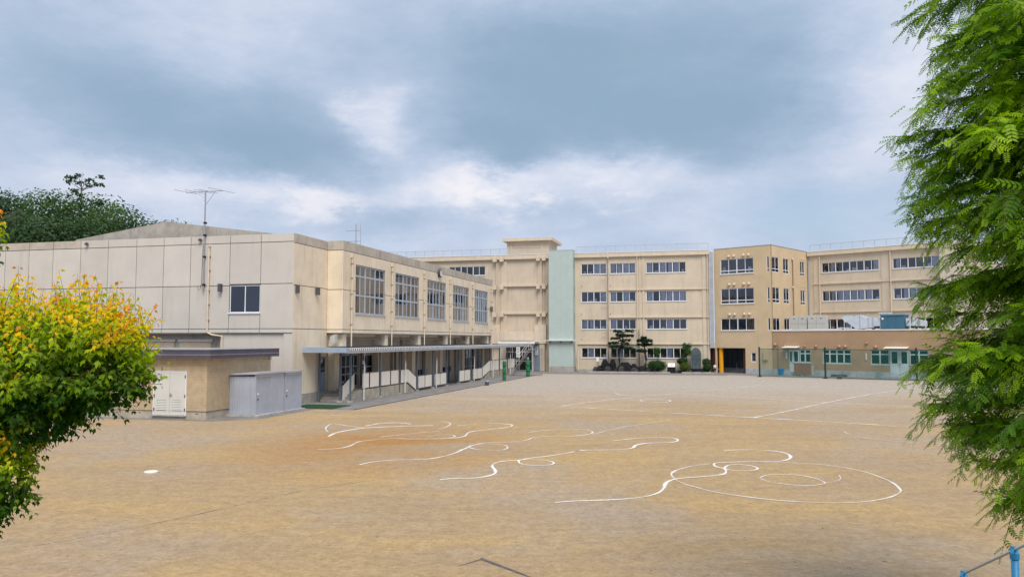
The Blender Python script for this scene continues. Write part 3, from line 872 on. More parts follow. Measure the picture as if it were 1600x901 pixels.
# downpipe, flood lights and vents on the grey front
dp = put('downpipe', MB().tube([(-6.03, -0.1, 10.0), (-6.03, -0.1, 4.55), (-5.7, -0.06, 4.4), (-5.0, 0.02, 4.3), (-5.0, 0.02, 3.5)], 0.06, 8), 'pipe_cream', gym)
put('hopper', MB().lathe([(0.06, 0), (0.1, 0.1), (0.1, 0.16)], 10, (-6.03, -0.1, 9.98)), 'pipe_cream', dp)
for z in (9.4, 8.5, 7.2, 6.3, 5.3):
    put('bracket', MB().box(-6.12, -5.94, -0.13, -0.002, z, z + 0.05), 'pipe_brown', dp)
for x, y, z, r in ((-5.12, -0.16, 7.42, 0.0), (0.14, 2.9, 7.3, RY), (0.08, 0.35, 7.28, RY)):
    fl = put('flood_light', MB().box(-0.1, 0.1, -0.12, 0.12, -0.28, 0.22), 'steel_dark', gym, (x, y, z), r)
    put('bracket', MB().box(-0.03, 0.03, 0.1, 0.17, -0.05, 0.06), 'steel', fl)
for x in (-17.0 + 3.0, -7.0 + 0.3):
    put('vent', MB().lathe([(0.1, 0), (0.13, 0.08), (0.05, 0.18)], 8), 'steel_dark', gym, (x - 1.5 if x < -10 else x, -0.12, 10.45))
put('flood_light', MB().box(-0.14, 0.14, -0.1, 0.1, -0.3, 0.25), 'steel_dark', gym, (LX + 0.2, 40.6, 7.5), 0.4)
put('loudspeaker', MB().prism([(0.0, 0.0), (0.35, -0.12), (0.35, 0.5), (0.0, 0.35)], 'x', -0.2, 0.2), 'unit_beige', gym, (0.45, 4.30, 3.95), RY + R(180))
put('lamp_arm', MB().tube([(0.4, 40.9, 4.3), (0.9, 41.1, 4.3), (1.0, 41.2, 4.0)], 0.12, 6), 'pipe_brown', gym)

ck = thing('wall_clock', 'round white clock with dark rim high on the gym side wall', 'clock', gw(LX + 0.02, 23.62, 10.13), R(GYM_A) + RY)
rim = MB()
rim.lathe([(0.36, 0.0), (0.40, 0.03), (0.40, 0.22), (0.345, 0.24), (0.335, 0.2)], 26)
put('rim', rim, 'steel_dark', ck, (0, 0, 0), (R(90), 0, 0), smooth=False)
put('dial', MB().lathe([(0.0, 0), (0.34, 0), (0.34, 0.012), (0.0, 0.012)], 26), 'white_paint', ck, (0, -0.2, 0), (R(90), 0, 0))
hands = MB().box(-0.014, 0.014, -0.225, -0.216, 0.0, 0.26).box(0.0, 0.19, -0.226, -0.217, -0.016, 0.016)
put('hands', hands, 'black', ck)
mk = MB()
for k in range(12):
    a = k * math.pi / 6
    mk.box(0.29 * math.cos(a) - 0.012, 0.29 * math.cos(a) + 0.012, -0.2165, -0.2135, 0.29 * math.sin(a) - 0.012, 0.29 * math.sin(a) + 0.012)
put('hour_marks', mk, 'black', ck)


# ------------------------------------------------------------------ antennas
def yagi(name, label, loc, rot, parts):
    t = thing(name, label, 'antenna', loc, rot, 'rooftop antennas')
    for nm, path, r in parts:
        put(nm, MB().tube(path, r, 6), 'steel', t)
    return t


els = [('mast', [(0, 0, 0), (0, 0, 6.55)], 0.045), ('boom', [(-1.45, 0, 6.5), (1.3, 0, 6.5)], 0.022)]
for x, l in ((-1.35, 0.75), (-0.75, 0.62), (-0.15, 0.58), (0.2, 0.55), (1.2, 0.8)):
    els.append(('element', [(x - l * 0.92, -l * 0.9, 6.64), (x + l * 0.92, l * 0.9, 6.36)] if False else [(x - 0.35 * l, -1.3 * l, 6.52), (x + 0.35 * l, 1.3 * l, 6.52)], 0.014))
els += [('brace', [(-0.75, 0, 6.5), (0, 0, 5.6)], 0.014), ('brace', [(0.75, 0, 6.5), (0, 0, 5.6)], 0.014)]
ant = yagi('television_antenna', 'tall television antenna on a mast fixed to the grey gym front', gw(-6.36, -0.14, 7.15), R(GYM_A), els)
for z in (0.4, 2.2, 3.6, 4.4):
    put('clamp', MB().box(-0.07, 0.07, -0.06, 0.135, z, z + 0.12), 'black', ant)
put('cable', MB().tube([(-0.05, -0.05, 3.0), (-0.1, -0.05, 0.6), (-0.18, -0.06, 0.2), (-0.32, -0.06, 0.1), (-0.4, -0.04, 0.35)], 0.014, 5), 'black', ant)
els = [('mast', [(0, 0, 0), (0, 0, 2.1)], 0.03), ('boom', [(-0.75, 0, 1.62), (0.35, 0, 1.62)], 0.014), ('boom', [(-0.7, 0, 0.85), (0.4, 0, 0.85)], 0.014),
       ('reflector', [(0.34, 0, 1.2), (0.36, 0, 2.0)], 0.016), ('reflector', [(0.36, 0, 0.5), (0.38, 0, 1.2)], 0.016)]
for z in (1.62, 0.85):
    for k in range(7):
        els.append(('element', [(-0.7 + k * 0.15, -0.2, z), (-0.7 + k * 0.15, 0.2, z)], 0.007))
yagi('television_antenna', 'small double antenna standing on the gym roof edge', gw(LX - 0.6, 7.6, 10.28), R(GYM_A), els)

# ------------------------------------------------------------------ covered walkway
wk = thing('covered_walkway', 'covered walkway with corrugated roof and cream balustrade panels along the gym', 'walkway', (*GYM_O, 0), R(GYM_A))
Y0, Y1, XE = 1.28, 49.6, 3.05
roof = MB()
ys = [Y0 + 0.02]
pitch, zb, zt = 0.30, 3.36, 3.52
y = Y0 + 0.05
pro = []
while y < Y1:
    pro += [(y, zb), (y + 0.09, zb), (y + 0.14, zt), (y + 0.25, zt)]
    y += pitch
pro.append((Y1, zb))
n = len(pro)
roof.v = [(0.5 if p[0] > YC else 0.02, p[0], p[1]) for p in pro] + [(XE, p[0], p[1] + 0.0) for p in pro]
roof.f = [(i, i + 1, n + i + 1, n + i) for i in range(n - 1)]
nr = len(roof.v)
roof.v += [(v[0], v[1], v[2] - 0.02) for v in roof.v]
roof.f += [(nr + i, nr + n + i, nr + n + i + 1, nr + i + 1) for i in range(n - 1)]
roof.f += [(n + i, n + i + 1, nr + n + i + 1, nr + n + i) for i in range(n - 1)]
put('corrugated_roof', roof, 'corrugated', wk)
rib_end = MB()
y = Y0 + 0.32
while y < Y1 - 0.4:
    rib_end.poly([(XE + 0.004, y + 0.10, zb), (XE + 0.004, y + 0.29, zb), (XE + 0.004, y + 0.24, zt - 0.005), (XE + 0.004, y + 0.15, zt - 0.005)])
    y += pitch
put('rib_end_caps', rib_end, 'white_paint', wk)
box('edge_shadow_strip', 'steel_dark', wk, XE - 0.06, XE - 0.01, Y0 + 0.02, Y1, 3.345, 3.50)
box('front_fascia', 'fascia_blue', wk, 0.0, XE + 0.02, Y0 - 0.06, Y0, 3.26, 3.60)
box('side_fascia', 'fascia_blue', wk, XE + 0.002, XE + 0.03, Y0, Y0 + 0.25, 3.27, 3.58)
box('edge_beam', 'frame_alu', wk, XE - 0.14, XE - 0.02, Y0 + 0.01, Y1, 3.22, 3.34)
box('back_beam', 'blue_grey', wk, 0.52, 0.64, 5.6, Y1, 3.2, 3.34)
box('dark_flashing', 'steel_dark', wk, 0.47, 0.6, 5.6, YD, 3.5, 3.62)
# platform, ramps and steps
box('platform', 'concrete_old', wk, 0.02, 2.42, 5.2, 13.1, 0.009, 0.72)
box('platform', 'concrete_old', wk, 0.02, 2.42, 35.9, 47.2, 0.009, 0.74)
for k in range(4):
    box('step', 'concrete_grey', wk, 0.04, 2.38, 3.3 + 0.36 * k + (0.0 if k else 0), 5.19, 0.01 if k == 0 else 0.16 * k - 0.03, 0.16 * (k + 1))
    box('step', 'concrete_old', wk, 0.04, 2.38, 13.12, 14.7 - 0.38 * k, 0.01 if k == 0 else 0.16 * k - 0.03, 0.15 * (k + 1))
    box('step', 'concrete_old', wk, 0.04, 2.38, 34.3 + 0.38 * k, 35.88, 0.01 if k == 0 else 0.16 * k - 0.03, 0.15 * (k + 1))
for a in (3.2, 7.9, 11.5, 15.1, 18.8, 22.3, 25.8, 29.6, 33.4, 36.3, 40.1, 43.6, 46.9):
    ps = box('post', 'blue_grey', wk, 2.37, 2.47, a - 0.05, a + 0.05, 0.1, 3.22)
    put('footing', MB().box(2.28, 2.56, a - 0.15, a + 0.15, 0.0, 0.11), 'kerb', ps)
for a in (3.2, 9.6, 16.0, 22.3, 29.5):
    box('post', 'blue_grey', wk, 0.12, 0.24, a - 0.06, a + 0.06, 0.05, 3.22)
ps = box('post', 'blue_grey', wk, 1.64, 1.76, 3.15, 3.27, 0.1, 3.26)
put('footing', MB().box(1.5, 1.9, 3.05, 3.37, 0.0, 0.12), 'kerb', ps)
for a in (4.9, 12.2, 19.2, 30.1, 36.9, 44.2):
    put('downpipe', MB().tube([(2.62, a, 3.3), (2.62, a, 2.2), (2.58, a, 0.05)], 0.055, 8), 'pipe_white', wk)
for a, b, z0, z1 in ((5.0, 6.05, 0.82, 1.82), (6.2, 7.7, 0.82, 1.82), (8.1, 9.7, 0.82, 1.82), (9.85, 11.3, 0.82, 1.82), (11.75, 13.15, 0.82, 1.80),
                     (15.4, 16.85, 0.22, 1.18), (16.95, 18.5, 0.22, 1.18), (19.2, 20.55, 0.22, 1.18), (20.65, 22.2, 0.22, 1.18),
                     (25.95, 27.4, 0.2, 1.2), (27.5, 29.3, 0.2, 1.2), (30.15, 31.55, 0.2, 1.2), (31.65, 33.1, 0.2, 1.2),
                     (36.75, 38.2, 0.8, 1.86), (38.3, 39.8, 0.8, 1.86), (40.4, 41.6, 0.8, 1.86), (41.7, 43.2, 0.8, 1.86), (43.8, 45.2, 0.8, 1.86), (45.3, 46.8, 0.8, 1.86)):
    bp = box('balustrade_panel', 'panel_cream', wk, 2.41, 2.44, a + 0.04, b - 0.04, z0, z1)
    put('cap_rail', MB().box(2.39, 2.46, a, b, z1 + 0.002, z1 + 0.05), 'steel_dark', bp)


def slope_panel(y0, y1, za, zc, h, x=2.425):
    bp = put('balustrade_panel', MB().prism([(y0, za), (y1, zc), (y1, zc + h), (y0, za + h)], 'x', x - 0.015, x + 0.015), 'panel_cream', wk)
    put('cap_rail', MB().prism([(y0, za + h + 0.002), (y1, zc + h + 0.002), (y1, zc + h + 0.05), (y0, za + h + 0.05)], 'x', x - 0.03, x + 0.03), 'steel_dark', bp)


slope_panel(13.2, 14.85, 0.80, 0.14, 1.0)
slope_panel(33.2, 35.8, 0.18, 0.80, 1.02)
slope_panel(35.8, 36.7, 0.80, 0.80, 1.06)
slope_panel(3.35, 5.05, 0.06, 0.80, 1.02, 1.80)

# green turf mat before the porch steps
o = put('turf_mat', MB().box(0, 3.0, 0, 2.5, 0, 0.025), 'turf', None, gw(0.55, -1.5, 0.012), R(GYM_A))
tag(o, 'green artificial turf mat before the gym porch steps', 'mat')

# ------------------------------------------------------------------ tan annex
ax = thing('annex_building', 'low tan annex with dark fascia and louvred white double doors', 'building', (*GYM_O, 0), R(GYM_A))
AY, AX0, AX1, AYB = -8.75, -13.5, 0.2, -2.75
door = (-2.92, -1.05, 0.2, 2.4)
nrow = 34
put('core', MB().box(AX0, AX1 - 0.03, AY + 0.03, AYB, 0.0, 3.2), 'annex_siding', ax)
# lap siding boards, front and side
for i in range(nrow):
    z0 = 0.43 + i * (3.12 - 0.43) / nrow
    z1 = z0 + (3.12 - 0.43) / nrow - 0.012
    sb = MB()
    runs = [(AX0, AX1)] if z0 > door[3] + 0.06 else [(AX0, door[0] - 0.06), (door[1] + 0.06, AX1)]
    for a, b in runs:
        sb.box(a, b, AY, AY + 0.028, z0, z1)
    put('siding_board', sb, 'annex_siding', ax)
    put('siding_board', MB().box(AX1 - 0.028, AX1, AY + 0.03, AYB, z0, z1), 'annex_siding', ax)
box('plinth', 'concrete_old', ax, AX0, AX1 - 0.02, AY + 0.012, AYB, 0.0, 0.415)
box('drip_edge', 'fascia_dark', ax, AX0, AX1 + 0.02, AY - 0.02, AYB, 0.416, 0.428)
fa = put('fascia', MB().box(AX0, AX1 + 0.42, AY - 0.35, AYB + 0.2, 3.12, 3.56), 'fascia_dark', ax)
put('fascia_trim', MB().box(AX0, AX1 + 0.435, AY - 0.365, AYB + 0.2, 3.30, 3.33).box(AX0, AX1 + 0.45, AY - 0.38, AYB + 0.22, 3.562, 3.60), 'roof_metal', fa)
put('downpipe', MB().tube([(AX1 + 0.1, AYB - 0.2, 3.1), (AX1 + 0.1, AYB - 0.15, 2.95), (AX1 - 0.3, AYB + 0.1, 2.9), (AX1 - 0.3, AYB + 0.1, 0)], 0.045, 8), 'pipe_white', ax)
put('door_frame', MB().box(door[0] - 0.06, door[0], AY - 0.03, AY + 0.03, 0.2, 2.46).box(door[1], door[1] + 0.06, AY - 0.03, AY + 0.03, 0.2, 2.46).box(door[0], door[1], AY - 0.03, AY + 0.03, 2.4, 2.46), 'frame_white', ax)
mid = (door[0] + door[1]) / 2
for s, (a, b) in enumerate(((door[0] + 0.01, mid - 0.008), (mid + 0.008, door[1] - 0.01))):
    lv = (a + 0.16, b - 0.18, 0.36, 0.96) if s == 0 else (a + 0.14, b - 0.2, 0.36, 0.96)
    dmb = facade_mesh(a, b, 0.21, 2.39, [lv], 0.03)
    dd = put('door', dmb, 'door_white', ax, (0, AY - 0.02, 0))
    put('louvre_back', MB().box(lv[0], lv[1], 0.026, 0.03, lv[2], lv[3]), 'black', dd)
    for k in range(7):
        z = lv[2] + 0.01 + k * 0.085
        put('louvre_slat', MB().prism([(0.0, z), (0.006, z), (0.024, z + 0.068), (0.018, z + 0.068)], 'x', lv[0], lv[1]), 'door_white', dd)
    if s:
        put('handle', MB().box(a + 0.04, a + 0.08, -0.05, 0.0, 1.18, 1.32).box(a + 0.04, a + 0.16, -0.06, -0.03, 1.22, 1.25), 'steel', dd)
    for z in (0.4, 1.1, 2.1):
        hx = a if s == 0 else b
        put('hinge', MB().box(hx - 0.03, hx + 0.03, -0.02, -0.002, z, z + 0.16), 'steel_dark', dd)
put('door_sill', MB().box(door[0] - 0.08, door[1] + 0.08, AY - 0.1, AY + 0.01, 0.15, 0.2), 'kerb', ax)
for x in (-5.2, -3.8, -0.35):
    box('floor_vent', 'steel_dark', ax, x - 0.07, x + 0.07, AY + 0.004, AY + 0.02, 0.27, 0.31)


# ------------------------------------------------------------------ steel sheds
def shed(label, x0, x1, y0, y1, h):
    t = thing('storage_shed', label, 'shed', gw(x0, y0), R(GYM_A), 'steel storage sheds')
    w, d = x1 - x0, y1 - y0
    put('base_slab', MB().box(-0.1, w + 0.25, -0.12, d + 0.02, 0.0, 0.09), 'kerb', t)
    put('body', MB().box(0, w - 0.05, 0.03, d, 0.09, h - 0.14), 'shed_steel', t)
    nrib = int(w / 0.1)
    for k in range(nrib):
        put('rib', MB().prism([(k * w / nrib + 0.01, 0.03), (k * w / nrib + 0.035, 0.0), (k * w / nrib + 0.055, 0.0), (k * w / nrib + 0.08, 0.03)], 'z', 0.12, h - 0.16), 'shed_steel', t)
    put('roof', MB().prism([(-0.08, h - 0.10), (w + 0.12, h - 0.04), (w + 0.12, h + 0.06), (-0.08, h - 0.02)], 'y', -0.08, d + 0.01), 'shed_trim', t)
    put('corner_post', MB().box(w - 0.07, w, 0, 0.07, 0.09, h - 0.06).box(w - 0.07, w, d - 0.07, d, 0.09, h - 0.06), 'shed_trim', t)
    put('rail', MB().box(w - 0.05, w + 0.02, 0.07, d - 0.07, 0.09, 0.16).box(w - 0.05, w + 0.01, 0.07, d - 0.07, h - 0.2, h - 0.06), 'shed_trim', t)
    nd = 2 if d > 2.2 else 1
    for k in range(nd):
        a, b = 0.07 + k * (d - 0.14) / nd, 0.07 + (k + 1) * (d - 0.14) / nd
        dd = put('door', MB().box(w - 0.048, w - 0.02 + 0.012 * (k % 2), a, b, 0.16, h - 0.2), 'shed_steel', t)
        m = int((b - a) / 0.12)
        for q in range(m):
            yy = a + (q + 0.5) * (b - a) / m
            put('rib', MB().box(w - 0.02, w - 0.002, yy - 0.012, yy + 0.012, 0.2, h - 0.24), 'shed_steel', dd)
        if k == 0:
            put('handle', MB().box(w - 0.02, w + 0.03, a + 0.12, a + 0.2, 1.15, 1.23), 'white_paint', dd)
            put('lock', MB().box(w - 0.02, w + 0.012, a + 0.13, a + 0.19, 0.85, 0.95), 'steel_dark', dd)
    return t


shed('large grey-blue ribbed steel shed against the tan annex', -0.2, 1.80, -6.8, -3.95, 2.28)
shed('narrow grey steel shed at the end of the row by the turf mat', 0.2, 1.82, -3.9, -2.0, 2.26)

# ------------------------------------------------------------------ main school building
sch = thing('school_building', 'long four-storey beige school building with railed flat roof behind the playground', 'building', (*SCH_O, 0), R(SCH_A))
STOREY = [(12.48, 13.80), (8.88, 10.19), (5.40, 6.65), (1.77, 3.02)]
COLS = [(-7.40, -4.15, 4), (-3.68, -0.43, 4), (0.90, 5.82, 6)]
holes = [(a, b, z0, z1) for z0, z1 in STOREY for a, b, n in COLS]
put('wall', facade_mesh(-11.6, 8.62, 0, 14.7, holes), 'school_pink', sch)
LEFT_Y = 0.30
left_holes = [(-25.5, -20.4, 12.66, 13.86), (-17.6, -13.9, 0.05, 3.2)]
put('wall', facade_mesh(-36, -11.62, 0, 14.7, left_holes), 'school_stair', sch, (0, LEFT_Y, 0))
for k, (z0, z1) in enumerate(STOREY):
    for i, (a, b, n) in enumerate(COLS):
        window(sch, a, b, z0, z1, n, depth=0.09, curtain=(0.8 if i and k < 2 else 0.3), paper=(0.6 if k < 2 else 0.35), bar=0.06)
window(sch, -25.5, -20.4, 12.66, 13.86, 6, depth=0.09, origin=(0, LEFT_Y, 0), bar=0.06)
for z in (0.05, 3.6, 7.2, 10.8, 14.4):
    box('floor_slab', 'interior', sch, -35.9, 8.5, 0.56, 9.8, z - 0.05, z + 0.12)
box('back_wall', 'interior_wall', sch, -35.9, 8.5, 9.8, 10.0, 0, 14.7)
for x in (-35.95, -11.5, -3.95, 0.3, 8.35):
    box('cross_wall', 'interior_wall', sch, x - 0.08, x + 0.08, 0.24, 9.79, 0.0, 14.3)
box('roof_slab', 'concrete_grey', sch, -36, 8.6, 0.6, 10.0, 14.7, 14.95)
# cornice: white-edged parapet beam, in lengths
for a, b in ((-36, -25), (-24.99, -18.0), (-17.99, -11.63)):
    cn = box('cornice', 'school_trim', sch, a, b, LEFT_Y - 0.35, LEFT_Y + 0.3, 14.66, 15.22)
    put('coping', MB().box(a, b, LEFT_Y - 0.39, LEFT_Y + 0.34, 15.222, 15.29), 'white_paint', cn)
for a, b in ((-11.61, -3.92), (-3.9, 0.3), (0.31, 8.63)):
    cn = box('cornice', 'school_trim', sch, a, b, -0.30, 0.3, 14.62, 15.14)
    put('coping', MB().box(a, b, -0.34, 0.34, 15.142, 15.20), 'white_paint', cn)


def railing(parent, x0, x1, y, z0, z1, n, rot=0.0, origin=(0, 0, 0)):
    """roof railing: posts, top rail and one baluster bay between each pair of posts"""
    M = Matrix.Translation(origin) @ Matrix.Rotation(rot, 4, 'Z')
    step = (x1 - x0) / n
    pm = MB().box(-0.03, 0.03, -0.03, 0.03, 0, z1 - z0).mesh('railing_post', 'rail_grey')
    bb = MB()
    m = 8
    for k in range(1, m):
        bb.box(step * k / m - 0.005, step * k / m + 0.005, -0.005, 0.005, 0.1, z1 - z0 - 0.02)
    bb.box(0.03, step - 0.03, -0.012, 0.012, 0.06, 0.10)
    bm = bb.mesh('railing_bay', 'rail_grey')
    tm = MB().box(0, x1 - x0, -0.03, 0.03, 0, 0.05).mesh('top_rail', 'rail_grey')
    for i in range(n + 1):
        link('railing_post', pm, parent, M @ Vector((x0 + i * step, y, z0)), rot)
        if i < n:
            link('railing_bay', bm, parent, M @ Vector((x0 + i * step, y, z0)), rot)
    link('top_rail', tm, parent, M @ Vector((x0, y, z1)), rot)


railing(sch, -35.8, -11.7, 0.45, 15.1, 16.08, 18)
railing(sch, -8.1, 8.55, 0.2, 15.15, 16.05, 13)
put('roof_ladder', MB().tube([(7.9, 0.6, 15.1), (8.4, 0.6, 15.95), (8.5, 0.6, 16.0)], 0.03, 5), 'frame_white', sch)
# ledges, pilasters, pipes of the centre part
for z, a, b in ((10.32, -3.83, 8.6), (6.83, -3.83, 8.6), (3.47, -7.9, 8.7)):
    box('ledge', 'school_trim', sch, a, b, -0.16, -0.002, z, z + 0.14)
for a, b in ((0.0, 0.16), (0.42, 0.64), (7.78, 8.2)):
    for z0, z1 in ((0.3, 3.46), (3.62, 6.82), (6.98, 10.31), (10.47, 14.6)):
        box('pilaster', 'school_pink', sch, a, b, -0.09, -0.002, z0, z1)
for x, m, r in ((-3.92, 'pipe_brown', 0.055), (-0.22, 'pipe_cream', 0.05), (8.42, 'pipe_cream', 0.045)):
    put('downpipe', MB().tube([(x, -0.42 if m == 'pipe_brown' else -0.24, 14.55), (x, -0.42 if m == 'pipe_brown' else -0.24, 0.3)], r, 8), m, sch)
box('pipe_cap', 'pipe_cream', sch, -4.0, -3.82, -0.42, -0.31, 14.4, 15.35)
for z in (1.2, 4.9, 8.6, 12.2):
    put('pipe_bracket', MB().box(-4.7, -3.97, -0.44, -0.38, z - 0.02, z + 0.02), 'pipe_brown', sch)
put('expansion_duct', MB().box(8.66, 9.12, -0.32, 0.4, 3.05, 14.9), 'duct_grey', sch)
for x in (-7.38, -3.62):
    for z in (11.0, 7.4, 4.2):
        put('drain_spout', MB().tube([(x, 0, z), (x, -0.12, z - 0.02)], 0.04, 6), 'pipe_brown', sch)
box('plinth', 'concrete_grey', sch, -11.6, 8.6, -0.05, -0.002, 0.0, 0.32)
# stair bay with landing beams and paired brackets
for z in (11.05, 7.42):
    box('landing_beam', 'school_trim', sch, -18.3, -11.9, LEFT_Y - 0.28, LEFT_Y - 0.002, z, z + 0.26)
for z in (14.30, 10.62, 7.0):
    for a in (-19.2, -18.25, -13.3, -12.55):
        box('bracket', 'school_trim', sch, a, a + 0.5, LEFT_Y - 0.62, LEFT_Y - 0.285, z + 0.06, z + 0.62)
for x in (-18.75, -12.35):
    put('downpipe', MB().tube([(x, LEFT_Y - 0.2, 14.2), (x, LEFT_Y - 0.2, 4.5)], 0.07, 8), 'pipe_cream', sch)
for a, b in ((-18.2, -17.35), (-13.2, -12.6)):
    box('stair_pier', 'school_stair', sch, a, b, LEFT_Y - 0.14, LEFT_Y - 0.002, 4.0, 14.6)
box('entry_beam', 'school_trim', sch, -18.2, -12.3, LEFT_Y - 0.5, LEFT_Y - 0.15, 3.95, 5.2)
for a, b in ((-19.3, -18.22), (-13.55, -12.75), (-12.74, -12.0)):
    box('entry_pier', 'school_trim', sch, a, b, LEFT_Y - 0.62, LEFT_Y - 0.16, 3.55, 6.0)
box('porch_wall', 'school_stair', sch, -13.8, -12.2, LEFT_Y - 0.55, LEFT_Y - 0.02, 0.02, 3.5)
pd = box('door', 'blue_door', sch, -13.55, -12.85, LEFT_Y - 0.62, LEFT_Y - 0.56, 0.1, 3.45)
put('handle', MB().box(-12.98, -12.94, LEFT_Y - 0.68, LEFT_Y - 0.62, 1.0, 1.2), 'steel', pd)
window(sch, -17.6, -13.9, 0.05, 3.2, 4, rows=[1, 1, 0.6], depth=0.12, frame='frame_white', gl='glass_blue', origin=(0, LEFT_Y, 0), sill=False)
pc = box('porch_canopy', 'corrugated', sch, -17.6, -12.9, -3.2, LEFT_Y - 0.7, 3.62, 3.80)
put('canopy_edge', MB().box(-17.65, -12.85, -3.26, -3.2, 3.55, 3.88), 'white_paint', pc)
for x in (-17.4, -13.2):
    put('canopy_post', MB().box(x - 0.05, x + 0.05, -3.1, -3.0, 0, 3.6), 'frame_alu', pc)
# rooftop stair house
ph = put('penthouse', MB().box(-17.75, -11.95, 1.6, 7.0, 14.96, 17.2), 'school_stair', sch)
put('roof', MB().box(-18.25, -11.45, 1.05, 8.0, 17.2, 17.58), 'school_trim', ph)
put('band', MB().box(-17.0, -12.9, 1.55, 1.598, 16.35, 16.45), 'school_trim', ph)
for x in (-17.1, -12.9):
    put('pilaster', MB().box(x - 0.1, x + 0.1, 1.5, 1.598, 14.96, 17.19), 'school_stair', ph)

# ------------------------------------------------------------------ lift tower
tw = thing('lift_tower', 'pale mint-green lift tower standing against the beige school wall', 'tower', (*SCH_O, 0), R(SCH_A))
T0, T1, TY0 = -11.36, -8.20, -1.6
zs = [0.68, 4.35, 7.9, 11.5, 15.5]
put('core', MB().box(T0 + 0.02, T1 - 0.02, TY0 + 0.02, -0.01, 0.0, 15.47), 'frame_alu', tw)
for z0, z1 in zip(zs, zs[1:]):
    for a, b in ((T0, T0 + 0.72), (T0 + 0.725, T0 + 1.58), (T0 + 1.585, T0 + 2.43), (T0 + 2.435, T1)):
        box('cladding_panel', 'mint', tw, a, b, TY0, TY0 + 0.018, z0 + 0.004, z1 - 0.004)
    box('cladding_panel', 'mint', tw, T1 - 0.018, T1, TY0 + 0.02, -0.012, z0 + 0.004, z1 - 0.004)
    sl = box('slit_window', 'glass_blue', tw, T1 + 0.001, T1 + 0.012, -0.75, -0.5, z0 + 1.6, z0 + 3.1)
box('plinth', 'concrete_grey', tw, T0 - 0.03, T1 + 0.03, TY0 - 0.03, -0.012, 0.0, 0.675)
box('coping', 'frame_alu', tw, T0 - 0.02, T1 + 0.02, TY0 - 0.02, -0.012, 15.475, 15.53)
aw = box('awning', 'white_paint', tw, T0 - 0.6, T1 + 0.4, TY0 - 0.45, TY0 - 0.003, 3.92, 4.0)
for x in (T0 + 0.2, (T0 + T1) / 2, T1 - 0.2):
    put('awning_bracket', MB().box(x - 0.03, x + 0.03, TY0 - 0.3, TY0 - 0.002, 3.65, 3.91), 'steel_dark', aw)
put('downpipe', MB().tube([(T1 + 0.45, TY0 + 0.9, 2.9), (T1 + 0.45, TY0 + 0.9, 0.2)], 0.09, 8), 'pipe_cream', tw)

# ------------------------------------------------------------------ entrance block
eb = thing('entrance_block', 'tan four-storey corner block with a ground-floor passage and white-framed windows', 'building', (*ENT_O, 0), R(ENT_A))
FW = [(-6.53, -2.18, 12.10, 13.93), (-6.53, -2.18, 8.44, 10.31), (-6.57, -2.16, 5.20, 6.65)]
CW = [(12.10, 13.92), (8.44, 10.29), (5.17, 6.64)]
fh = FW + [(-0.52, -0.12, z0, z1) for z0, z1 in CW] + [(-7.25, -3.42, 0.0, 3.06), (-2.70, -2.05, 1.41, 2.55)]
put('wall', facade_mesh(-7.42, 0.0, 0, 15.28, fh, 0.25), 'entry_tan', eb)
sh_ = [(0.30, 2.22, z0, z1) for z0, z1 in CW] + [(3.42, 5.02, z0, z1) for z0, z1 in CW] + [(8.40, 9.83, z0, z1) for z0, z1 in CW[:2]]
put('wall', facade_mesh(0.252, 13.0, 0, 15.28, sh_, 0.25), 'entry_tan', eb, (0.0, 0, 0), RY)
box('corner_strip', 'entry_tan', eb, -0.25, 0.0, 0.0005, 0.2515, 0.0, 15.28)
box('left_wall', 'entry_tan', eb, -7.42, -7.2, 0.26, 12.0, 3.29, 15.2)
box('roof_slab', 'concrete_grey', eb, -7.2, -0.26, 0.26, 13.0, 14.9, 15.1)
put('coping', MB().box(-7.46, 0.04, -0.04, 0.28, 15.282, 15.33).box(-0.28, 0.042, 0.281, 13.0, 15.283, 15.331), 'frame_alu', eb)
for z in (3.3, 7.2, 10.8, 14.4):
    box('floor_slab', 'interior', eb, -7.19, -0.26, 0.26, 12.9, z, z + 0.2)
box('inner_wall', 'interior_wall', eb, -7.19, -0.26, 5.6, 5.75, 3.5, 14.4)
for k, h in enumerate(FW):
    window(eb, *h, 4, rows=([0.40, 1.45] if k < 2 else None), depth=0.08, bar=0.07, curtain=0.15, paper=0.4)
for z0, z1 in CW:
    rws = [0.40, 1.45] if z1 > 7 else None
    window(eb, -0.52, -0.12, z0, z1, 1, rows=rws, depth=0.06, bar=0.06, sill=False)
    window(eb, 0.30, 2.22, z0, z1, 2, rows=rws, depth=0.06, bar=0.06, rot=RY, sill=False)
    window(eb, 3.42, 5.02, z0, z1, 2, rows=rws, depth=0.08, bar=0.06, rot=RY, sill=False)
    if z1 > 7:
        window(eb, 8.40, 9.83, z0, z1, 2, rows=rws, depth=0.08, bar=0.06, rot=RY, sill=False)
window(eb, -2.70, -2.05, 1.41, 2.55, 1, depth=0.08, bar=0.09, sill=False)
vm = MB().lathe([(0.17, 0.0), (0.19, 0.1), (0.15, 0.24), (0.06, 0.28)], 12).mesh('vent_hood', 'vent_tan', True)
for z in (14.25, 10.78, 7.12):
    for x in (-5.36, -4.69, -3.43, -2.78):
        link('vent_hood', vm, eb, (x, -0.0, z), (R(90), 0, 0))
vm2 = MB().lathe([(0.08, 0.0), (0.09, 0.08), (0.04, 0.12)], 8).mesh('vent_hood', 'vent_tan', True)
for z in (14.25, 10.75):
    for y in (8.85, 9.4):
        link('vent_hood', vm2, eb, (0, y, z), (0, R(90), 0))
dp = put('downpipe', MB().tube([(0.04, 5.8, 14.1), (0.12, 5.95, 13.95), (0.12, 6.0, 5.2)], 0.06, 8), 'pipe_brown', eb)
for z in (14.0, 10.5):
    put('pipe_head', MB().lathe([(0.09, -0.12), (0.13, 0), (0.09, 0.12)], 10, (0.12, 5.85, z)), 'vent_tan', dp)
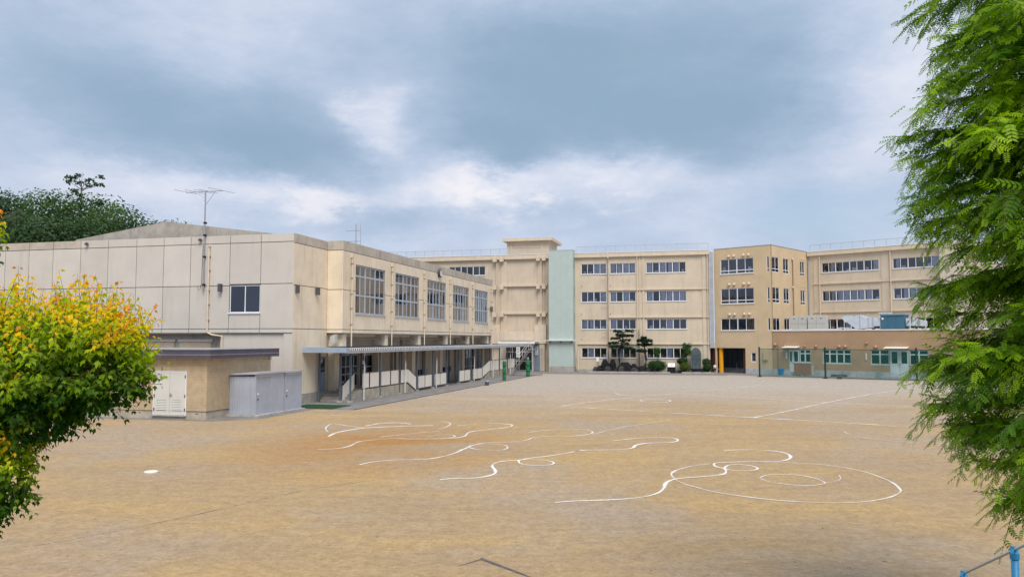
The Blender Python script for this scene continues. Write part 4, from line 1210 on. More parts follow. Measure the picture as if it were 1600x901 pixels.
put('downpipe', MB().tube([(0.12, 10.6, 15.1), (0.12, 10.6, 5.2)], 0.07, 8), 'pipe_grey', eb)
box('plinth', 'plinth_blue', eb, -3.41, 0.02, -0.04, -0.002, 0.0, 0.60)
mb_ = box('meter_box', 'entry_tan', eb, -1.10, -0.58, -0.22, -0.002, 1.67, 2.86)
put('box_lid', MB().box(-1.06, -0.62, -0.235, -0.222, 2.22, 2.8).box(-1.06, -0.62, -0.235, -0.222, 1.72, 2.17), 'entry_tan', mb_)
# passage
box('passage_ceiling', 'interior_wall', eb, -7.19, -0.3, 0.26, 11.9, 3.08, 3.28)
box('passage_wall', 'wood_brown', eb, -4.15, -3.43, 0.9, 1.0, 0.62, 3.07)
box('passage_wall_base', 'steel_dark', eb, -4.15, -3.43, 0.88, 1.0, 0.0, 0.61)
box('passage_wall', 'interior_wall', eb, -3.42, -3.30, 0.255, 9.0, 0.0, 3.07)
yc = put('column', MB().lathe([(0.27, 0.0), (0.27, 3.06)], 22, (-6.85, 0.42, 0)), 'yellow_paint', eb, smooth=False)
yc['label'] = 'bright yellow round column at the passage mouth'
box('column', 'maroon', eb, -7.9, -7.44, -0.1, 0.6, 0.0, 3.05)['label'] = 'dark maroon square pier beside the yellow column'
for k in range(3):
    box('step', 'kerb', eb, -8.6, -5.0, 2.4 + k * 0.4, 5.4, 0.02 + k * 0.16, 0.17 + k * 0.16)
for x in (-10.4, -9.7, -9.0, -8.3, -7.6, -6.9, -6.2):
    put('shutter_panel', MB().box(x - 0.31, x + 0.31, 5.5, 5.56, 0.5, 2.95), 'blue_grey', eb)
box('shutter_backing', 'steel_dark', eb, -11.2, -5.4, 5.6, 5.66, 0.3, 3.0)
box('lintel_box', 'white_paint', eb, -6.1, -5.3, 4.9, 5.2, 2.0, 2.15)
put('handrail', MB().tube([(-5.6, 2.0, 0.2), (-5.6, 2.0, 1.1), (-5.6, 3.4, 1.5), (-5.6, 3.4, 0.6)], 0.03, 6), 'steel', eb)
put('handrail', MB().tube([(-4.1, 1.9, 0.05), (-4.1, 1.9, 1.05), (-4.1, 3.2, 1.5)], 0.035, 6), 'white_paint', eb)

# ------------------------------------------------------------------ classroom wing
wg = thing('classroom_wing', 'beige four-storey classroom wing behind the low brown building on the right', 'building', (*ENT_O, 0), R(ENT_A))
WGY = 10.7
wcols = [(1.83, 8.70, 8), (10.30, 15.36, 6)]
whol = [(a, b, z0, z1) for z0, z1 in ((12.50, 13.73), (8.90, 10.18), (5.35, 6.65)) for a, b, n in wcols]
put('wall', facade_mesh(0.05, 15.62, 0, 14.75, whol), 'school_pink', wg, (0, WGY, 0))
for k, (z0, z1) in enumerate(((12.50, 13.73), (8.90, 10.18), (5.35, 6.65))):
    for i, (a, b, n) in enumerate(wcols):
        window(wg, a, b, z0, z1, n, depth=0.09, origin=(0, WGY, 0), bar=0.06, curtain=(0.8 if k == 1 else 0.1), paper=0.4)
cn = box('cornice', 'school_trim', wg, 0.1, 16.0, WGY - 0.34, WGY + 0.3, 14.70, 15.2)
put('coping', MB().box(0.1, 16.0, WGY - 0.38, WGY + 0.34, 15.202, 15.27), 'white_paint', cn)
railing(wg, 0.3, 29.5, WGY + 0.15, 15.2, 16.1, 22)
for z in (11.03, 7.45):
    box('ledge', 'school_trim', wg, 0.72, 15.6, WGY - 0.16, WGY - 0.002, z, z + 0.15)
for z0, z1 in ((7.62, 11.02), (11.2, 14.69), (4.2, 7.44)):
    for a, b in ((0.8, 1.45), (9.0, 9.85)):
        box('pilaster', 'school_pink', wg, a, b, WGY - 0.07, WGY - 0.002, z0, z1)
for x in (1.62, 10.08):
    put('downpipe', MB().tube([(x, WGY - 0.22, 14.7), (x, WGY - 0.22, 0.3)], 0.06, 8), 'pipe_cream', wg)
box('end_block', 'wing_end', wg, 15.64, 18.6, WGY - 1.0, WGY + 8, 0, 15.1)
box('end_block', 'school_pink', wg, 18.61, 30.0, WGY - 0.4, WGY + 8, 0, 15.0)
for z in (12.5, 8.9):
    window(wg, 19.6, 24.6, z, z + 1.25, 6, depth=-0.05, origin=(0, WGY - 0.4, 0))
for z in (3.5, 7.2, 10.8, 14.4):
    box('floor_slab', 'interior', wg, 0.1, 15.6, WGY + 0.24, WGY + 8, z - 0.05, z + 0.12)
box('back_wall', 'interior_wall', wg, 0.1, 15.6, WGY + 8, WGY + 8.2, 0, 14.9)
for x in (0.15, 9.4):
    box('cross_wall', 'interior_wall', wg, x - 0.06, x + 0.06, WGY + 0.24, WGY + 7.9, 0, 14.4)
box('roof_slab', 'concrete_grey', wg, 0.1, 15.6, WGY + 0.31, WGY + 8.2, 14.76, 14.95)

# ------------------------------------------------------------------ low brown kitchen building
kt = thing('kitchen_building', 'single-storey brown building with pale teal doors and rooftop machinery', 'building', (*ENT_O, 0), R(ENT_A))
KY = -0.06
kw = [(3.24, 4.50, 1.50, 2.94, 2), (5.87, 8.98, 1.45, 2.96, 4), (11.04, 12.93, 1.43, 2.99, 2), (14.93, 16.76, 1.43, 3.0, 2)]
kd = [(1.98, 3.20, 0.40, 2.93), (12.97, 14.89, 0.42, 3.02)]
put('wall', facade_mesh(0.06, 24.0, 0.0, 5.06, [h[:4] for h in kw] + kd, 0.2), 'kitchen_brown', kt, (0, KY, 0))
put('coping', MB().box(0.03, 24.05, KY - 0.06, KY + 0.3, 5.062, 5.18), 'white_paint', kt)
box('roof_slab', 'concrete_grey', kt, 0.06, 24.0, KY + 0.3, 10.6, 4.9, 5.05)
box('right_wall', 'kitchen_brown', kt, 23.8, 24.0, KY + 0.21, 10.6, 0, 4.9)
box('inner_wall', 'interior_wall', kt, 0.2, 23.7, 4.0, 4.15, 0, 4.9)
box('inner_floor', 'interior', kt, 0.2, 23.7, KY + 0.21, 4.0, 0.2, 0.4)
for a, b in ((0.06, 1.97), (3.22, 12.95), (14.9, 24.0)):
    box('plinth', 'plinth_blue', kt, a, b, KY - 0.05, KY - 0.002, 0.0, 0.64)
for a, b, z0, z1, n in kw:
    window(kt, a, b, z0, z1, n, rows=[1.02, 0.46], depth=0.05, frame='frame_teal', gl='glass_teal', bar=0.085, pairs=1)
for a, b, z0, z1 in kd:
    n = 2
    for k in range(n):
        u0, u1 = a + (b - a) * k / n + 0.015, a + (b - a) * (k + 1) / n - 0.015
        if b - a < 1.5:
            u0, u1 = ((a + 0.02, a + 0.42) if k == 0 else (a + 0.44, b - 0.02))
        gx = 0.16 * (u1 - u0) + 0.03
        dd = put('door', facade_mesh(u0, u1, z0, z1, [(u0 + gx, u1 - gx, z0 + 1.15, z1 - 0.22)], 0.05), 'frame_teal', kt, (0, KY + 0.05, 0))
        put('pane', MB().box(u0 + gx, u1 - gx, 0.02, 0.028, z0 + 1.15, z1 - 0.22), 'glass_teal', dd)
        put('kick_panel', MB().box(u0 + gx, u1 - gx, -0.012, -0.002, z0 + 0.15, z0 + 1.0), 'frame_teal', dd)
        put('handle', MB().box(u1 - 0.1 if k == 0 else u0 + 0.06, u1 - 0.06 if k == 0 else u0 + 0.1, -0.05, -0.001, z0 + 0.95, z0 + 1.12), 'steel', dd)
    put('door_step', MB().box(a - 0.5, b + 0.3, KY - 1.1, KY - 0.06, 0.013, 0.24).box(a - 0.2, b + 0.1, KY - 0.6, KY - 0.061, 0.241, 0.40), 'plinth_blue', kt)
for a, b in ((1.5, 3.3), (12.6, 14.92)):
    put('awning', MB().prism([(KY - 0.8, 3.14), (KY - 0.002, 3.24), (KY - 0.002, 3.32), (KY - 0.8, 3.2)], 'x', a, b), 'white_paint', kt)
vb = MB().lathe([(0.14, 0.0), (0.15, 0.1), (0.11, 0.2), (0.04, 0.22)], 12).mesh('vent_hood', 'vent_brown', True)
for x, z, s in ((0.37, 3.49, 1.3), (1.55, 3.36, 0.9), (3.87, 3.32, 0.9), (5.18, 3.33, 1.1), (7.75, 3.3, 1.35), (8.41, 3.31, 1.35), (10.68, 3.68, 0.9), (11.62, 3.28, 1.4)):
    link('vent_hood', vb, kt, (x, KY, z), (R(90), 0, 0)).scale = (s, s, s)
for x in (1.72, 10.6):
    box('wall_lamp', 'white_paint', kt, x - 0.06, x + 0.06, KY - 0.1, KY - 0.003, 1.88, 2.6)
put('downpipe', MB().tube([(0.72, KY - 0.1, 3.5), (0.72, KY - 0.1, 0.1)], 0.05, 8), 'pipe_brown', kt)
put('water_tap', MB().tube([(8.3, KY - 0.3, 0.02), (8.3, KY - 0.3, 0.95), (8.3, KY - 0.45, 1.0), (8.3, KY - 0.5, 0.85)], 0.035, 6), 'steel', kt)
put('water_tap', MB().tube([(11.9, KY - 0.3, 0.02), (11.9, KY - 0.3, 0.72)], 0.05, 6), 'steel', kt)
box('sink_trough', 'steel_dark', kt, 7.0, 8.6, KY - 0.75, KY - 0.2, 0.02, 0.24)


# ------------------------------------------------------------------ rooftop machinery
def condenser(label, x, y, w, d, h):
    t = thing('air_conditioner', label, 'air conditioner', ew(x, y, 5.06), R(ENT_A), 'rooftop air conditioners')
    put('frame_base', MB().box(-0.3, w + 0.3, -0.1, 0.0, 0.02, 0.14).box(-0.3, w + 0.3, d, d + 0.1, 0.02, 0.14), 'white_paint', t)
    for k in range(2):
        a, b = k * w / 2 + 0.01, (k + 1) * w / 2 - 0.01
        c = put('cabinet', MB().box(a, b, 0, d, 0.15, h - 0.16), 'unit_beige', t)
        put('fan_shroud', MB().prism([(a + 0.06, 0.06), (b - 0.06, 0.06), (b - 0.06, d - 0.06), (a + 0.06, d - 0.06)], 'z', h - 0.158, h), 'unit_beige', c)
        put('panel_line', MB().box(a + 0.02, b - 0.02, -0.006, -0.001, 0.86, 0.88), 'steel_dark', c)
        put('badge', MB().box((a + b) / 2 - 0.14, (a + b) / 2 + 0.14, -0.01, -0.001, h - 0.42, h - 0.34), 'steel_dark', c)
    return t


condenser('beige twin-fan air conditioner nearest the tan block on the kitchen roof', 1.30, 2.0, 2.0, 0.9, 1.85)
condenser('beige twin-fan air conditioner second from the tan block on the kitchen roof', 3.42, 2.0, 2.08, 0.9, 1.85)
dt = thing('exhaust_duct', 'big silver flared exhaust duct on the kitchen roof', 'duct', ew(7.0, 2.0, 5.06), R(ENT_A))
put('flared_hood', MB().prism([(0.75, 1.10), (1.95, 1.72), (2.3, 1.72), (2.3, 0.18), (1.9, 0.18)], 'y', 0.0, 1.2), 'duct', dt)
put('elbow', MB().prism([(0.1, 1.6), (0.65, 1.74), (1.4, 1.70), (0.72, 0.98), (0.5, 0.95), (0.15, 1.35)], 'y', 0.7, 1.6), 'duct', dt)
put('flange', MB().box(2.303, 2.37, -0.06, 1.26, 0.12, 1.78), 'frame_alu', dt)
put('taper', MB().prism([(2.373, 0.2), (2.373, 1.7), (3.2, 1.48), (3.2, 0.3)], 'y', 0.05, 1.15), 'duct', dt)
put('flange', MB().box(3.203, 3.27, 0.0, 1.2, 0.26, 1.52), 'frame_alu', dt)
put('straight_run', MB().box(3.273, 3.66, 0.1, 1.1, 0.32, 1.46).box(3.74, 4.45, 0.14, 1.06, 0.5, 1.42), 'duct', dt)
put('flange', MB().box(3.663, 3.737, 0.04, 1.16, 0.3, 1.5), 'frame_alu', dt)
put('support', MB().box(2.0, 2.1, 0.1, 1.1, 0, 0.18).box(3.5, 3.6, 0.2, 1.0, 0, 0.31), 'steel_dark', dt)
fu = thing('ventilation_unit', 'dark blue boxy ventilation unit on the kitchen roof', 'ventilation unit', ew(11.52, 2.0, 5.06), R(ENT_A))
put('cabinet', MB().box(0, 2.4, 0, 1.6, 0.12, 1.6), 'unit_blue', fu)
put('lid', MB().box(-0.06, 2.48, -0.06, 1.66, 1.602, 1.74), 'unit_blue', fu)
put('feet', MB().box(0.05, 0.2, 0.02, 1.58, 0, 0.118).box(2.2, 2.35, 0.02, 1.58, 0, 0.118), 'steel_dark', fu)
put('access_panel', MB().box(0.7, 0.72, -0.008, -0.001, 0.2, 1.55).box(1.5, 1.52, -0.008, -0.001, 0.2, 1.55), 'steel_dark', fu)
put('rating_plate', MB().box(0.1, 0.3, -0.01, -0.002, 1.2, 1.42), 'paper', fu)
d2 = thing('exhaust_duct', 'narrow silver duct leaving the right side of the blue ventilation unit', 'duct', ew(14.02, 2.2, 5.06), R(ENT_A))
put('straight_run', MB().box(0, 0.6, 0, 0.9, 0.5, 1.32), 'duct', d2)
put('flange', MB().box(0.603, 0.67, -0.05, 0.95, 0.45, 1.37), 'frame_alu', d2)
put('taper', MB().prism([(0.673, 0.5), (0.673, 1.32), (1.9, 1.0), (1.9, 0.45)], 'y', 0.02, 0.88), 'duct', d2)
put('support', MB().box(0.9, 0.98, 0.1, 0.8, 0, 0.49).box(1.5, 1.58, 0.1, 0.8, 0, 0.46), 'steel_dark', d2)
wu = thing('rooftop_cabinet', 'small white cabinet behind the blue ventilation unit', 'cabinet', ew(10.75, 4.0, 5.06), R(ENT_A))
put('cabinet', MB().box(0, 1.0, 0, 0.8, 0.1, 1.95), 'white_paint', wu)
put('lid', MB().box(-0.06, 1.06, -0.06, 0.86, 1.952, 2.05), 'white_paint', wu)
put('grille', MB().box(0.3, 0.7, -0.012, -0.001, 1.2, 1.6), 'steel_dark', wu)
put('feet', MB().box(0.05, 0.15, 0.02, 0.78, 0, 0.098).box(0.85, 0.95, 0.02, 0.78, 0, 0.098), 'steel_dark', wu)
pr_ = thing('pipe_rack', 'white cable trays lying along the kitchen roof edge', 'cable tray', ew(0.6, 1.2, 5.06), R(ENT_A))
put('tray', MB().box(0.0, 1.2, 0.0, 0.25, 0.14, 0.22), 'white_paint', pr_)
put('tray', MB().box(2.9, 6.6, 0.0, 0.25, 0.14, 0.22), 'white_paint', pr_)
put('tray', MB().box(6.1, 7.6, 0.9, 1.15, 0.30, 0.38), 'white_paint', pr_)
put('foot', MB().box(0.1, 0.2, 0.02, 0.22, 0, 0.139).box(3.1, 3.2, 0.02, 0.22, 0, 0.139).box(6.3, 6.4, 0.02, 0.22, 0, 0.139).box(6.7, 6.8, 0.92, 1.12, 0, 0.299), 'steel_dark', pr_)

# ------------------------------------------------------------------ net fence
fa_, fb_ = Vector((27.18, 86.97, 0)), Vector((40.01, 78.30, 0))
fd = (fb_ - fa_)
fl = fd.length
fence = thing('net_fence', 'dark green net fence on posts before the low brown building', 'fence', fa_, math.atan2(fd.y, fd.x))
ps_ = [0.0, (Vector((33.07, 83.42, 0)) - fa_).length, fl, fl + 8.6]
for x in ps_:
    p = put('post', MB().tube([(x, 0, 0.08), (x, 0, 3.18)], 0.088, 10), 'post_green', fence)
    put('base_plate', MB().box(x - 0.2, x + 0.2, -0.2, 0.2, 0, 0.08), 'post_green', p)
    put('cap', MB().lathe([(0.1, 0), (0.1, 0.06), (0.03, 0.1)], 10, (x, 0, 3.182)), 'post_green', p)
for a, b in zip(ps_, ps_[1:]):
    for z in (3.08, 0.12):
        put('rope', MB().tube([(a + 0.08, 0, z), ((a + b) / 2, 0, z - 0.03), (b - 0.08, 0, z)], 0.028, 6), 'post_green', fence)
    nm = MB()
    k = 12
    for i in range(k):
        u0, u1 = a + 0.08 + (b - a - 0.16) * i / k, a + 0.08 + (b - a - 0.16) * (i + 1) / k
        w0, w1 = 0.05 * math.sin(i * 1.3), 0.05 * math.sin((i + 1) * 1.3)
        nm.poly([(u0, w0, 0.14), (u1, w1, 0.14), (u1, 0.3 * w1, 3.04), (u0, 0.3 * w0, 3.04)])
    put('net', nm, 'net', fence)

# things along the kitchen wall
bu = thing('bucket', 'bright blue plastic bucket by the teal door behind the net', 'bucket', ew(1.55, -1.3, 0.013), 0)
put('body', MB().lathe([(0.22, 0), (0.33, 0.66), (0.36, 0.68), (0.36, 0.72), (0.31, 0.72), (0.21, 0.05)], 18), 'bucket_blue', bu)
put('handle', MB().tube([(0.36, 0, 0.66), (0.42, 0, 0.5), (0.36, 0, 0.4)], 0.02, 5), 'bucket_blue', bu)
cb = thing('cabinet', 'brown two-door outdoor cabinet with pale frame before the teal door', 'cabinet', ew(3.15, -1.5, 0.013), R(ENT_A))
put('carcass', MB().box(0, 2.05, 0, 0.55, 0.1, 1.42), 'kerb', cb)
for k in range(2):
    d = put('door', MB().box(0.05 + k * 0.98, 1.01 + k * 0.98, -0.025, -0.002, 0.18, 1.34), 'cabinet_brown', cb)
put('top', MB().box(-0.06, 2.12, -0.06, 0.6, 1.422, 1.47), 'kerb', cb)
put('foot', MB().box(0.05, 0.2, 0.02, 0.5, 0, 0.098).box(0.95, 1.1, 0.02, 0.5, 0, 0.098).box(1.85, 2.0, 0.02, 0.5, 0, 0.098), 'kerb', cb)
sb_ = thing('sandbag_box', 'small dark box on the ground by the middle fence post', 'box', (33.9, 82.0, 0), R(ENT_A))
put('body', MB().prism([(-0.2, -0.18), (0.2, -0.18), (0.17, 0.18), (-0.17, 0.18)], 'z', 0.0, 0.3), 'steel_dark', sb_)
put('lid', MB().box(-0.22, 0.22, -0.2, 0.2, 0.302, 0.36), 'blue_grey', sb_)

# ------------------------------------------------------------------ things at the far end of the walkway
bn = thing('bin', 'dark grey tub standing at the pavement edge by the gym', 'tub', gw(5.75, 23.7, 0.0), R(GYM_A))
put('body', MB().lathe([(0.16, 0.0), (0.19, 0.30), (0.2, 0.34)], 14), 'steel_dark', bn)
put('lid', MB().lathe([(0.21, 0.342), (0.21, 0.40), (0.1, 0.43)], 14), 'fascia_blue', bn)


def wrapped(label, loc, h, r, top):
    t = thing('wrapped_post', label, 'wrapped post', loc, 0, 'green wrapped posts')
    mb = MB()
    prof = [(r * 0.9, 0.08)]
    for k in range(1, 9):
        prof.append((r * (0.92 + 0.1 * math.sin(k * 2.1)), 0.08 + (h - 0.2) * k / 8))
    if top:
        prof += [(r * 0.6, h + 0.02), (r * 0.28, h + 0.16)]
    mb.lathe(prof, 12)
    put('cover', mb, 'green_cover', t)
    put('tie', MB().lathe([(r * 1.06, h * 0.32), (r * 1.06, h * 0.34)], 12).lathe([(r * 1.06, h * 0.68), (r * 1.06, h * 0.70)], 12), 'post_green', t)
    put('foot', MB().lathe([(r * 1.05, 0.0), (r * 1.05, 0.05), (0.06, 0.08)], 12), 'steel_dark', t)
    if top:
        put('cap', MB().lathe([(r * 0.35, h + 0.16), (r * 0.45, h + 0.05 + 0.14), (r * 0.3, h + 0.34), (0.04, h + 0.4)], 10), 'pipe_grey', t)
    return t


wrapped('straight post wrapped in green sheeting at the pavement edge', gw(4.98, 32.6), 2.05, 0.19, False)
wrapped('green-wrapped post with a tapered grey top near the school porch', gw(5.41, 41.2), 1.75, 0.24, True)
# steel stair by the porch
ss = thing('steel_stair', 'pale steel stair with open treads and handrails by the school porch', 'stair', gw(2.9, 42.4), R(GYM_A))
for y in (0.0, 1.1):
    put('stringer', MB().tube([(0.2, y, 0.05), (2.3, y, 3.0)], 0.05, 6), 'steel', ss)
    put('handrail', MB().tube([(0.2, y, 0.95), (2.3, y, 3.9), (3.6, y, 3.9)], 0.03, 6), 'pipe_white', ss)
    for k in range(4):
        put('baluster', MB().tube([(0.2 + k * 0.7, y, 0.05 + k * 0.983), (0.2 + k * 0.7, y, 0.95 + k * 0.983)], 0.02, 5), 'pipe_white', ss)
for k in range(12):
    put('tread', MB().box(0.25 + k * 0.17, 0.45 + k * 0.17, 0.02, 1.08, 0.22 + k * 0.24, 0.25 + k * 0.24), 'steel', ss)
put('landing', MB().box(2.3, 3.7, 0, 1.1, 2.95, 3.02), 'steel', ss)
for y in (0.05, 1.05):
    put('leg', MB().tube([(3.6, y, 0), (3.6, y, 2.95)], 0.04, 6), 'steel', ss)


# hanging signboards with brushed characters
def signboard(label, loc, w, h):
    t = thing('signboard', label, 'signboard', loc, R(SCH_A), 'hanging signboards')
    put('board', MB().box(-w / 2, w / 2, 0, 0.04, 0, h), 'white_paint', t)
    gm = MB()
    u = w * 0.62
    for k in range(3):
        zc = h * (0.80 - 0.29 * k)
        gm.box(-u / 2, u / 2, -0.006, -0.001, zc + 0.08, zc + 0.105)
        gm.box(-u / 2.6, u / 2.6, -0.006, -0.001, zc - 0.02, zc)
        gm.box(-0.013, 0.013, -0.0062, -0.0012, zc - 0.11, zc + 0.13)
        gm.box(-u / 2, -u / 2 + 0.026, -0.0061, -0.0011, zc - 0.1, zc + 0.06)
        gm.box(u / 2 - 0.026, u / 2, -0.0061, -0.0011, zc - 0.1, zc + 0.06)
        if k != 1:
            gm.box(-u / 2.2, u / 2.2, -0.0063, -0.0013, zc - 0.11, zc - 0.085)
    put('lettering', gm, 'glyph', t)
    put('hanger', MB().tube([(0, 0.02, h), (0, 0.02, h + 0.35)], 0.015, 5), 'steel_dark', t)
    return t


signboard('white vertical signboard hanging at the end of the covered walkway', gw(4.08, 42.0, 2.12), 0.42, 1.12)
signboard('white vertical signboard beside the blue door of the school porch', sw(-13.25, -0.42, 2.1), 0.40, 1.10)

# ------------------------------------------------------------------ foliage helpers
def leaf_object(name, template, faces, T, colors, parent, m, smooth=False, kind='stuff'):
    """T: (N,4,4)-like tuple (rot (N,3,3), pos (N,3)); template (k,3); faces list of equal-size index tuples"""
    rot, pos = T
    N, k = len(pos), len(template)
    V = np.einsum('nij,kj->nki', rot, template) + pos[:, None, :]
    V = V.reshape(-1, 3)
    fa = np.array(faces, dtype=np.int32)
    nf, fs = fa.shape
    Fi = (fa[None, :, :] + (np.arange(N, dtype=np.int32) * k)[:, None, None]).reshape(-1)
    me = bpy.data.meshes.new(name)
    me.vertices.add(len(V))
    me.vertices.foreach_set('co', V.astype(np.float32).reshape(-1))
    me.loops.add(len(Fi))
    me.loops.foreach_set('vertex_index', Fi)
    npoly = N * nf
    me.polygons.add(npoly)
    me.polygons.foreach_set('loop_start', np.arange(0, npoly * fs, fs, dtype=np.int32))
    me.polygons.foreach_set('loop_total', np.full(npoly, fs, dtype=np.int32))
    if smooth:
        me.polygons.foreach_set('use_smooth', np.ones(npoly, dtype=bool))
    at = me.attributes.new('leaf', 'FLOAT_COLOR', 'POINT')
    C = np.ones((N, k, 4), dtype=np.float32)
    C[:, :, :3] = colors[:, None, :]
    at.data.foreach_set('color', C.reshape(-1))
    me.update(calc_edges=True)
    me.validate()
    me.materials.append(MATS[m])
    o = link(name, me, parent)
    o['kind'] = kind
    return o


def frames(fwd, up):
    """rotation matrices with y along fwd and z as close to up as possible"""
    f = fwd / np.linalg.norm(fwd, axis=1, keepdims=True)
    x = np.cross(f, up)
    x /= np.linalg.norm(x, axis=1, keepdims=True) + 1e-9
    z = np.cross(x, f)
    return np.stack([x, f, z], axis=2)


def rand_unit(n):
    v = rng.normal(size=(n, 3))
    return v / np.linalg.norm(v, axis=1, keepdims=True)


CARD = np.array([(0, 0, 0), (0.42, 0.45, 0.10), (0, 1.0, 0.0), (-0.42, 0.45, 0.10)])
CARD_F = [(0, 1, 2), (0, 2, 3)]


def clump_crown(name, parent, lobes, n, size, cols, m='leaf_far', shell=0.35, up=0.45):
    """leaf-sized faces spread through ellipsoidal lobes; lobes: (centre, radii)"""
    vol = np.array([l[1][0] * l[1][1] * l[1][2] for l in lobes]) ** 0.75
    idx = rng.choice(len(lobes), size=n, p=vol / vol.sum())
    ctr = np.array([l[0] for l in lobes])[idx]
    rad = np.array([l[1] for l in lobes])[idx]
    u = rand_unit(n)
    r = (shell + (1 - shell) * rng.random(n) ** 0.6)[:, None]
    lump = 1 + 0.16 * np.sin(u[:, :1] * 7 + idx[:, None]) * np.cos(u[:, 2:] * 6 + idx[:, None] * 2)
    pos = ctr + u * r * rad * lump
    nrm = u * 0.8 + rand_unit(n) * 0.75 + np.array([0, 0, up])
    fwd = np.cross(nrm, rand_unit(n)) + np.array([0, 0, -0.25])
    rot = frames(fwd, nrm) * (size * rng.uniform(0.6, 1.3, n))[:, None, None]
    c = np.array(cols)[rng.integers(0, len(cols), n)] * rng.uniform(0.85, 1.15, (n, 1))
    # whole sprays share a tint
    tint = 0.85 + 0.3 * ((np.sin(pos[:, 0] * 1.9) + np.sin(pos[:, 1] * 2.3 + 1) + np.sin(pos[:, 2] * 2.1 + 2)) / 6 + 0.5)
    return leaf_object(name, CARD, CARD_F, (rot, pos), c * tint[:, None], parent, m)


def limb(mb, p0, p1, r0, r1, bend=0.15, n=6):
    p0, p1 = Vector(p0), Vector(p1)
    d = p1 - p0
    off = Vector((random.uniform(-1, 1), random.uniform(-1, 1), random.uniform(-0.3, 1))) * d.length * bend
    path = []
    for k in range(6):
        t = k / 5
        path.append(p0 + d * t + off * (4 * t * (1 - t)) * 0.5)
    mb.tube(path, [r0 + (r1 - r0) * k / 5 for k in range(6)], n)


# ------------------------------------------------------------------ wooded rise behind the gym
hill = MB()
hx = [-150 + 10 * i for i in range(14)]
hy = [92 + 8 * i for i in range(10)]
hz = lambda x, y: 9.5 * math.exp(-((x + 75) / 38) ** 2 - ((y - 130) / 24) ** 2) * 1.0 - 0.15
for i in range(len(hx) - 1):
    for j in range(len(hy) - 1):
        q = [(hx[i], hy[j]), (hx[i + 1], hy[j]), (hx[i + 1], hy[j + 1]), (hx[i], hy[j + 1])]
        hill.poly([(a, b, hz(a, b)) for a, b in q])
tag(put('hill', hill, 'grass_bank', smooth=True), 'wooded rise behind the gymnasium', kind='structure')

DARK = [(0.040, 0.078, 0.034), (0.048, 0.090, 0.036), (0.056, 0.102, 0.038)]
MIDG = [(0.060, 0.115, 0.034), (0.075, 0.135, 0.038), (0.052, 0.098, 0.036)]
GREYG = [(0.085, 0.085, 0.075), (0.10, 0.10, 0.08), (0.065, 0.085, 0.05)]


def far_tree(name, label, px, top_y, Y, rx, rz, cols, n=5200, leaf=0.42):
    """px/top: bearing and height of the crown as seen from the bank, Y its distance"""
    X = (px - 800) / 1232.0 * Y
    ztop = CAM_H + (530 - top_y) / 1232.0 * Y
    z0 = hz(X, Y) - 0.1
    t = thing(name, label, 'tree', (X, Y, z0), 0, 'trees on the rise behind the gym')
    H = ztop - z0
    zc = H - rz
    tr = MB()
    tr.tube([(0, 0, -0.2), (0.15, 0.1, H * 0.3), (-0.1, 0.2, H * 0.55), (0.1, 0, H * 0.85)], [0.38, 0.3, 0.22, 0.06], 8)
    put('trunk', tr, 'bark', t)
    lb = MB()
    lobes = []
    nl = 9
    for k in range(nl):
        a = k * 2.4 + random.random()
        rr = rx * random.uniform(0.25, 0.62)
        c = (math.cos(a) * rr, math.sin(a) * rr * 0.9, zc + rz * random.uniform(-0.45, 0.55))
        limb(lb, (0, 0, H * random.uniform(0.3, 0.55)), c, 0.16, 0.04, 0.12, 5)
        s = random.uniform(0.42, 0.62)
        lobes.append((c, (rx * s, rx * s * 0.9, rz * s * 0.8)))
    lobes.append(((0, 0, zc), (rx * 0.75, rx * 0.7, rz * 0.8)))
    put('limbs', lb, 'bark', t)
    clump_crown('crown', t, lobes, n, leaf, cols, shell=0.3)
    return t


far_tree('broadleaf_tree', 'dark evergreen tree at the left edge behind the gym', 5, 279, 118, 5.5, 6.4, DARK, 5000)
far_tree('broadleaf_tree', 'greyish withering tree low at the left edge behind the gym', 14, 318, 106, 4.0, 4.5, GREYG, 3000, 0.36)
far_tree('broadleaf_tree', 'broad mid-green tree left of the tall bare-topped tree behind the gym', 60, 279, 114, 6.5, 7.4, MIDG, 6200)
far_tree('broadleaf_tree', 'dense dark tree just above the gym parapet near the left edge', 45, 322, 103, 6.0, 5.0, DARK, 5500)
far_tree('broadleaf_tree', 'large green tree below the sparse topmost branches behind the gym', 118, 283, 116, 6.0, 7.2, MIDG, 5600)
far_tree('broadleaf_tree', 'dark green tree rising straight behind the left foot of the gable', 105, 322, 105, 6.0, 5.4, DARK, 5500)
far_tree('broadleaf_tree', 'airy green tree left of the gable peak', 172, 304, 112, 5.6, 6.2, MIDG, 3800, 0.40)
far_tree('broadleaf_tree', 'sparse tree with thin top twigs just left of the gable peak', 212, 316, 110, 4.8, 5.4, DARK + MIDG, 2600, 0.36)
far_tree('broadleaf_tree', 'small pale-green tree peeping over the gable peak', 250, 333, 112, 4.6, 4.6, MIDG, 2600, 0.36)
